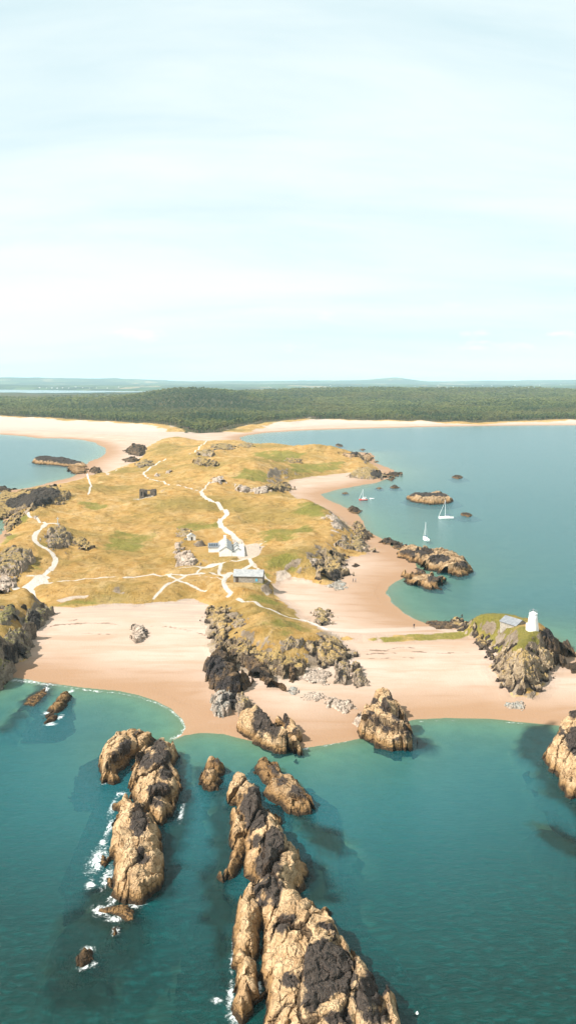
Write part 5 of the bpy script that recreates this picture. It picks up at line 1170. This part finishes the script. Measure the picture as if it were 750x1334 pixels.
# ---- people, a few pixels high
def person(label, u, v, rz, shirt, trousers, stride=0.22):
    x, y = hit(u, v); z = float(G(x, y))
    V = [(0, 0, .92), (0, 0, 1.15), (0, 0, 1.38), (0, .01, 1.50), (0, .03, 1.62), (0, .02, 1.72), (-.17, 0, 1.40), (-.24, .04, 1.13), (-.23, .12, .88), (.17, 0, 1.40), (.24, -.04, 1.13), (.23, .04, .88),
         (-.10, 0, .88), (-.10, stride * .6, .50), (-.10, stride * .7, .09), (-.10, stride * .7 + .16, .04), (.10, 0, .88), (.10, -stride * .3, .50), (.10, -stride, .09), (.10, -stride + .16, .04)]
    E = [(0, 1), (1, 2), (2, 3), (3, 4), (4, 5), (2, 6), (6, 7), (7, 8), (2, 9), (9, 10), (10, 11), (0, 12), (12, 13), (13, 14), (14, 15), (0, 16), (16, 17), (17, 18), (18, 19)]
    rad = [.15, .14, .16, .06, .10, .085, .07, .05, .04, .07, .05, .04, .10, .07, .05, .045, .10, .07, .05, .045]
    me = bpy.data.meshes.new('person'); me.from_pydata(V, E, []); o = bpy.data.objects.new('person', me); COL.objects.link(o)
    bm = bmesh.new(); bm.from_mesh(me); bm.verts.layers.skin.verify(); bm.to_mesh(me); bm.free()
    for i, sv in enumerate(me.skin_vertices[0].data): sv.radius = (rad[i], rad[i] * .8); sv.use_root = (i == 0)
    o.modifiers.new('skin', 'SKIN'); ss = o.modifiers.new('sub', 'SUBSURF'); ss.levels = 1; ss.render_levels = 1
    m, nb, b = mat('clothed_figure'); zz = nb.sep(nb.node('ShaderNodeTexCoord').outputs['Object'])[2]
    c = nb.mix(nb.math('GREATER_THAN', zz, 0.95), trousers, shirt); c = nb.mix(nb.math('GREATER_THAN', zz, 1.50), c, (0.45, 0.28, 0.2)); c = nb.mix(nb.math('GREATER_THAN', zz, 1.70), c, (0.06, 0.04, 0.03))
    nb.put(b.inputs['Base Color'], c); me.materials.append(m)
    o.location = (x, y, z - 0.02); o.rotation_euler = (0, 0, rz); tag(o, label, 'person'); return o
person('person in dark clothes walking on the cove sand, left one of a pair', 459.6, 758.5, R(80), (0.05, 0.06, 0.08), (0.04, 0.05, 0.08))
person('person in blue top walking on the cove sand, right one of a pair', 462.8, 758.5, R(95), (0.10, 0.18, 0.30), (0.05, 0.05, 0.06))
person('person in dark clothes standing at the far end of the causeway sand', 538.8, 818.8, R(200), (0.06, 0.05, 0.06), (0.08, 0.07, 0.07), 0.08)
person('person in dark clothes on the sandy yard right of the cottages', 339, 716.5, R(30), (0.05, 0.06, 0.08), (0.07, 0.07, 0.09))
person('person in grey at the top of the sandy yard behind the cottages', 315, 710.5, R(120), (0.16, 0.16, 0.17), (0.05, 0.05, 0.07))
person('person in pale top walking on the white path below the cross', 53, 706, R(10), (0.4, 0.42, 0.45), (0.06, 0.07, 0.1))

# ---- far houses beyond the estuary and across the plain
def far_house(seed):
    g = random.Random(seed); w, l = g.uniform(7, 9), g.uniform(11, 16)
    root = MB().prism([(-w / 2, -4), (w / 2, -4), (w / 2, 5), (0, 8), (-w / 2, 5)], -l / 2, l / 2).build('far_house', M_WHITE)
    root.data.materials.append(M_SLATE)
    for p in root.data.polygons:
        if p.normal.z > 0.3: p.material_index = 1
    tag(root, 'tiny white house far off on the mainland plain', 'house', 'white houses scattered far inland')
    return root
fh = [far_house(1), far_house(2)]
spots = [(u, 505.2 + random.uniform(-0.8, 0.8)) for u in (52, 61, 68, 75, 82, 90, 99, 108, 117, 126, 140, 155)] + [(u, 503.5 + random.uniform(-2, 2)) for u in (350, 430, 455, 540, 612, 628, 640, 648, 662, 670, 688, 702, 590, 570, 730)]
for i, (u, v) in enumerate(spots):
    o = fh[i] if i < 2 else fh[i % 2].copy()
    if i >= 2: COL.objects.link(o)
    x, y = hit(u, v, rmax=45000, z0=70); o.location = (x, y, float(G(x, y))); s = random.uniform(0.45, 0.9); o.scale = (s, s, s); o.rotation_euler = (0, 0, random.uniform(0.6, 2.4))

# ------------------------------------------------------------ the air
def haze():
    me = MB().box(-48000, 48000, -1500, 48000, -12, 215).build('haze', None); me.data.materials.clear()
    m = bpy.data.materials.new('haze_air'); m.use_nodes = True; nb = NB(m.node_tree); nb.n.clear()
    v = nb.node('ShaderNodeVolumePrincipled'); v.inputs['Color'].default_value = (0.62, 0.86, 0.96, 1); v.inputs['Density'].default_value = 0.000045; v.inputs['Anisotropy'].default_value = 0.0
    out = nb.node('ShaderNodeOutputMaterial'); nb.l.new(v.outputs[0], out.inputs['Volume'])
    me.data.materials.append(m); tag(me, 'thin blue summer haze in the air', kind='stuff')
haze()
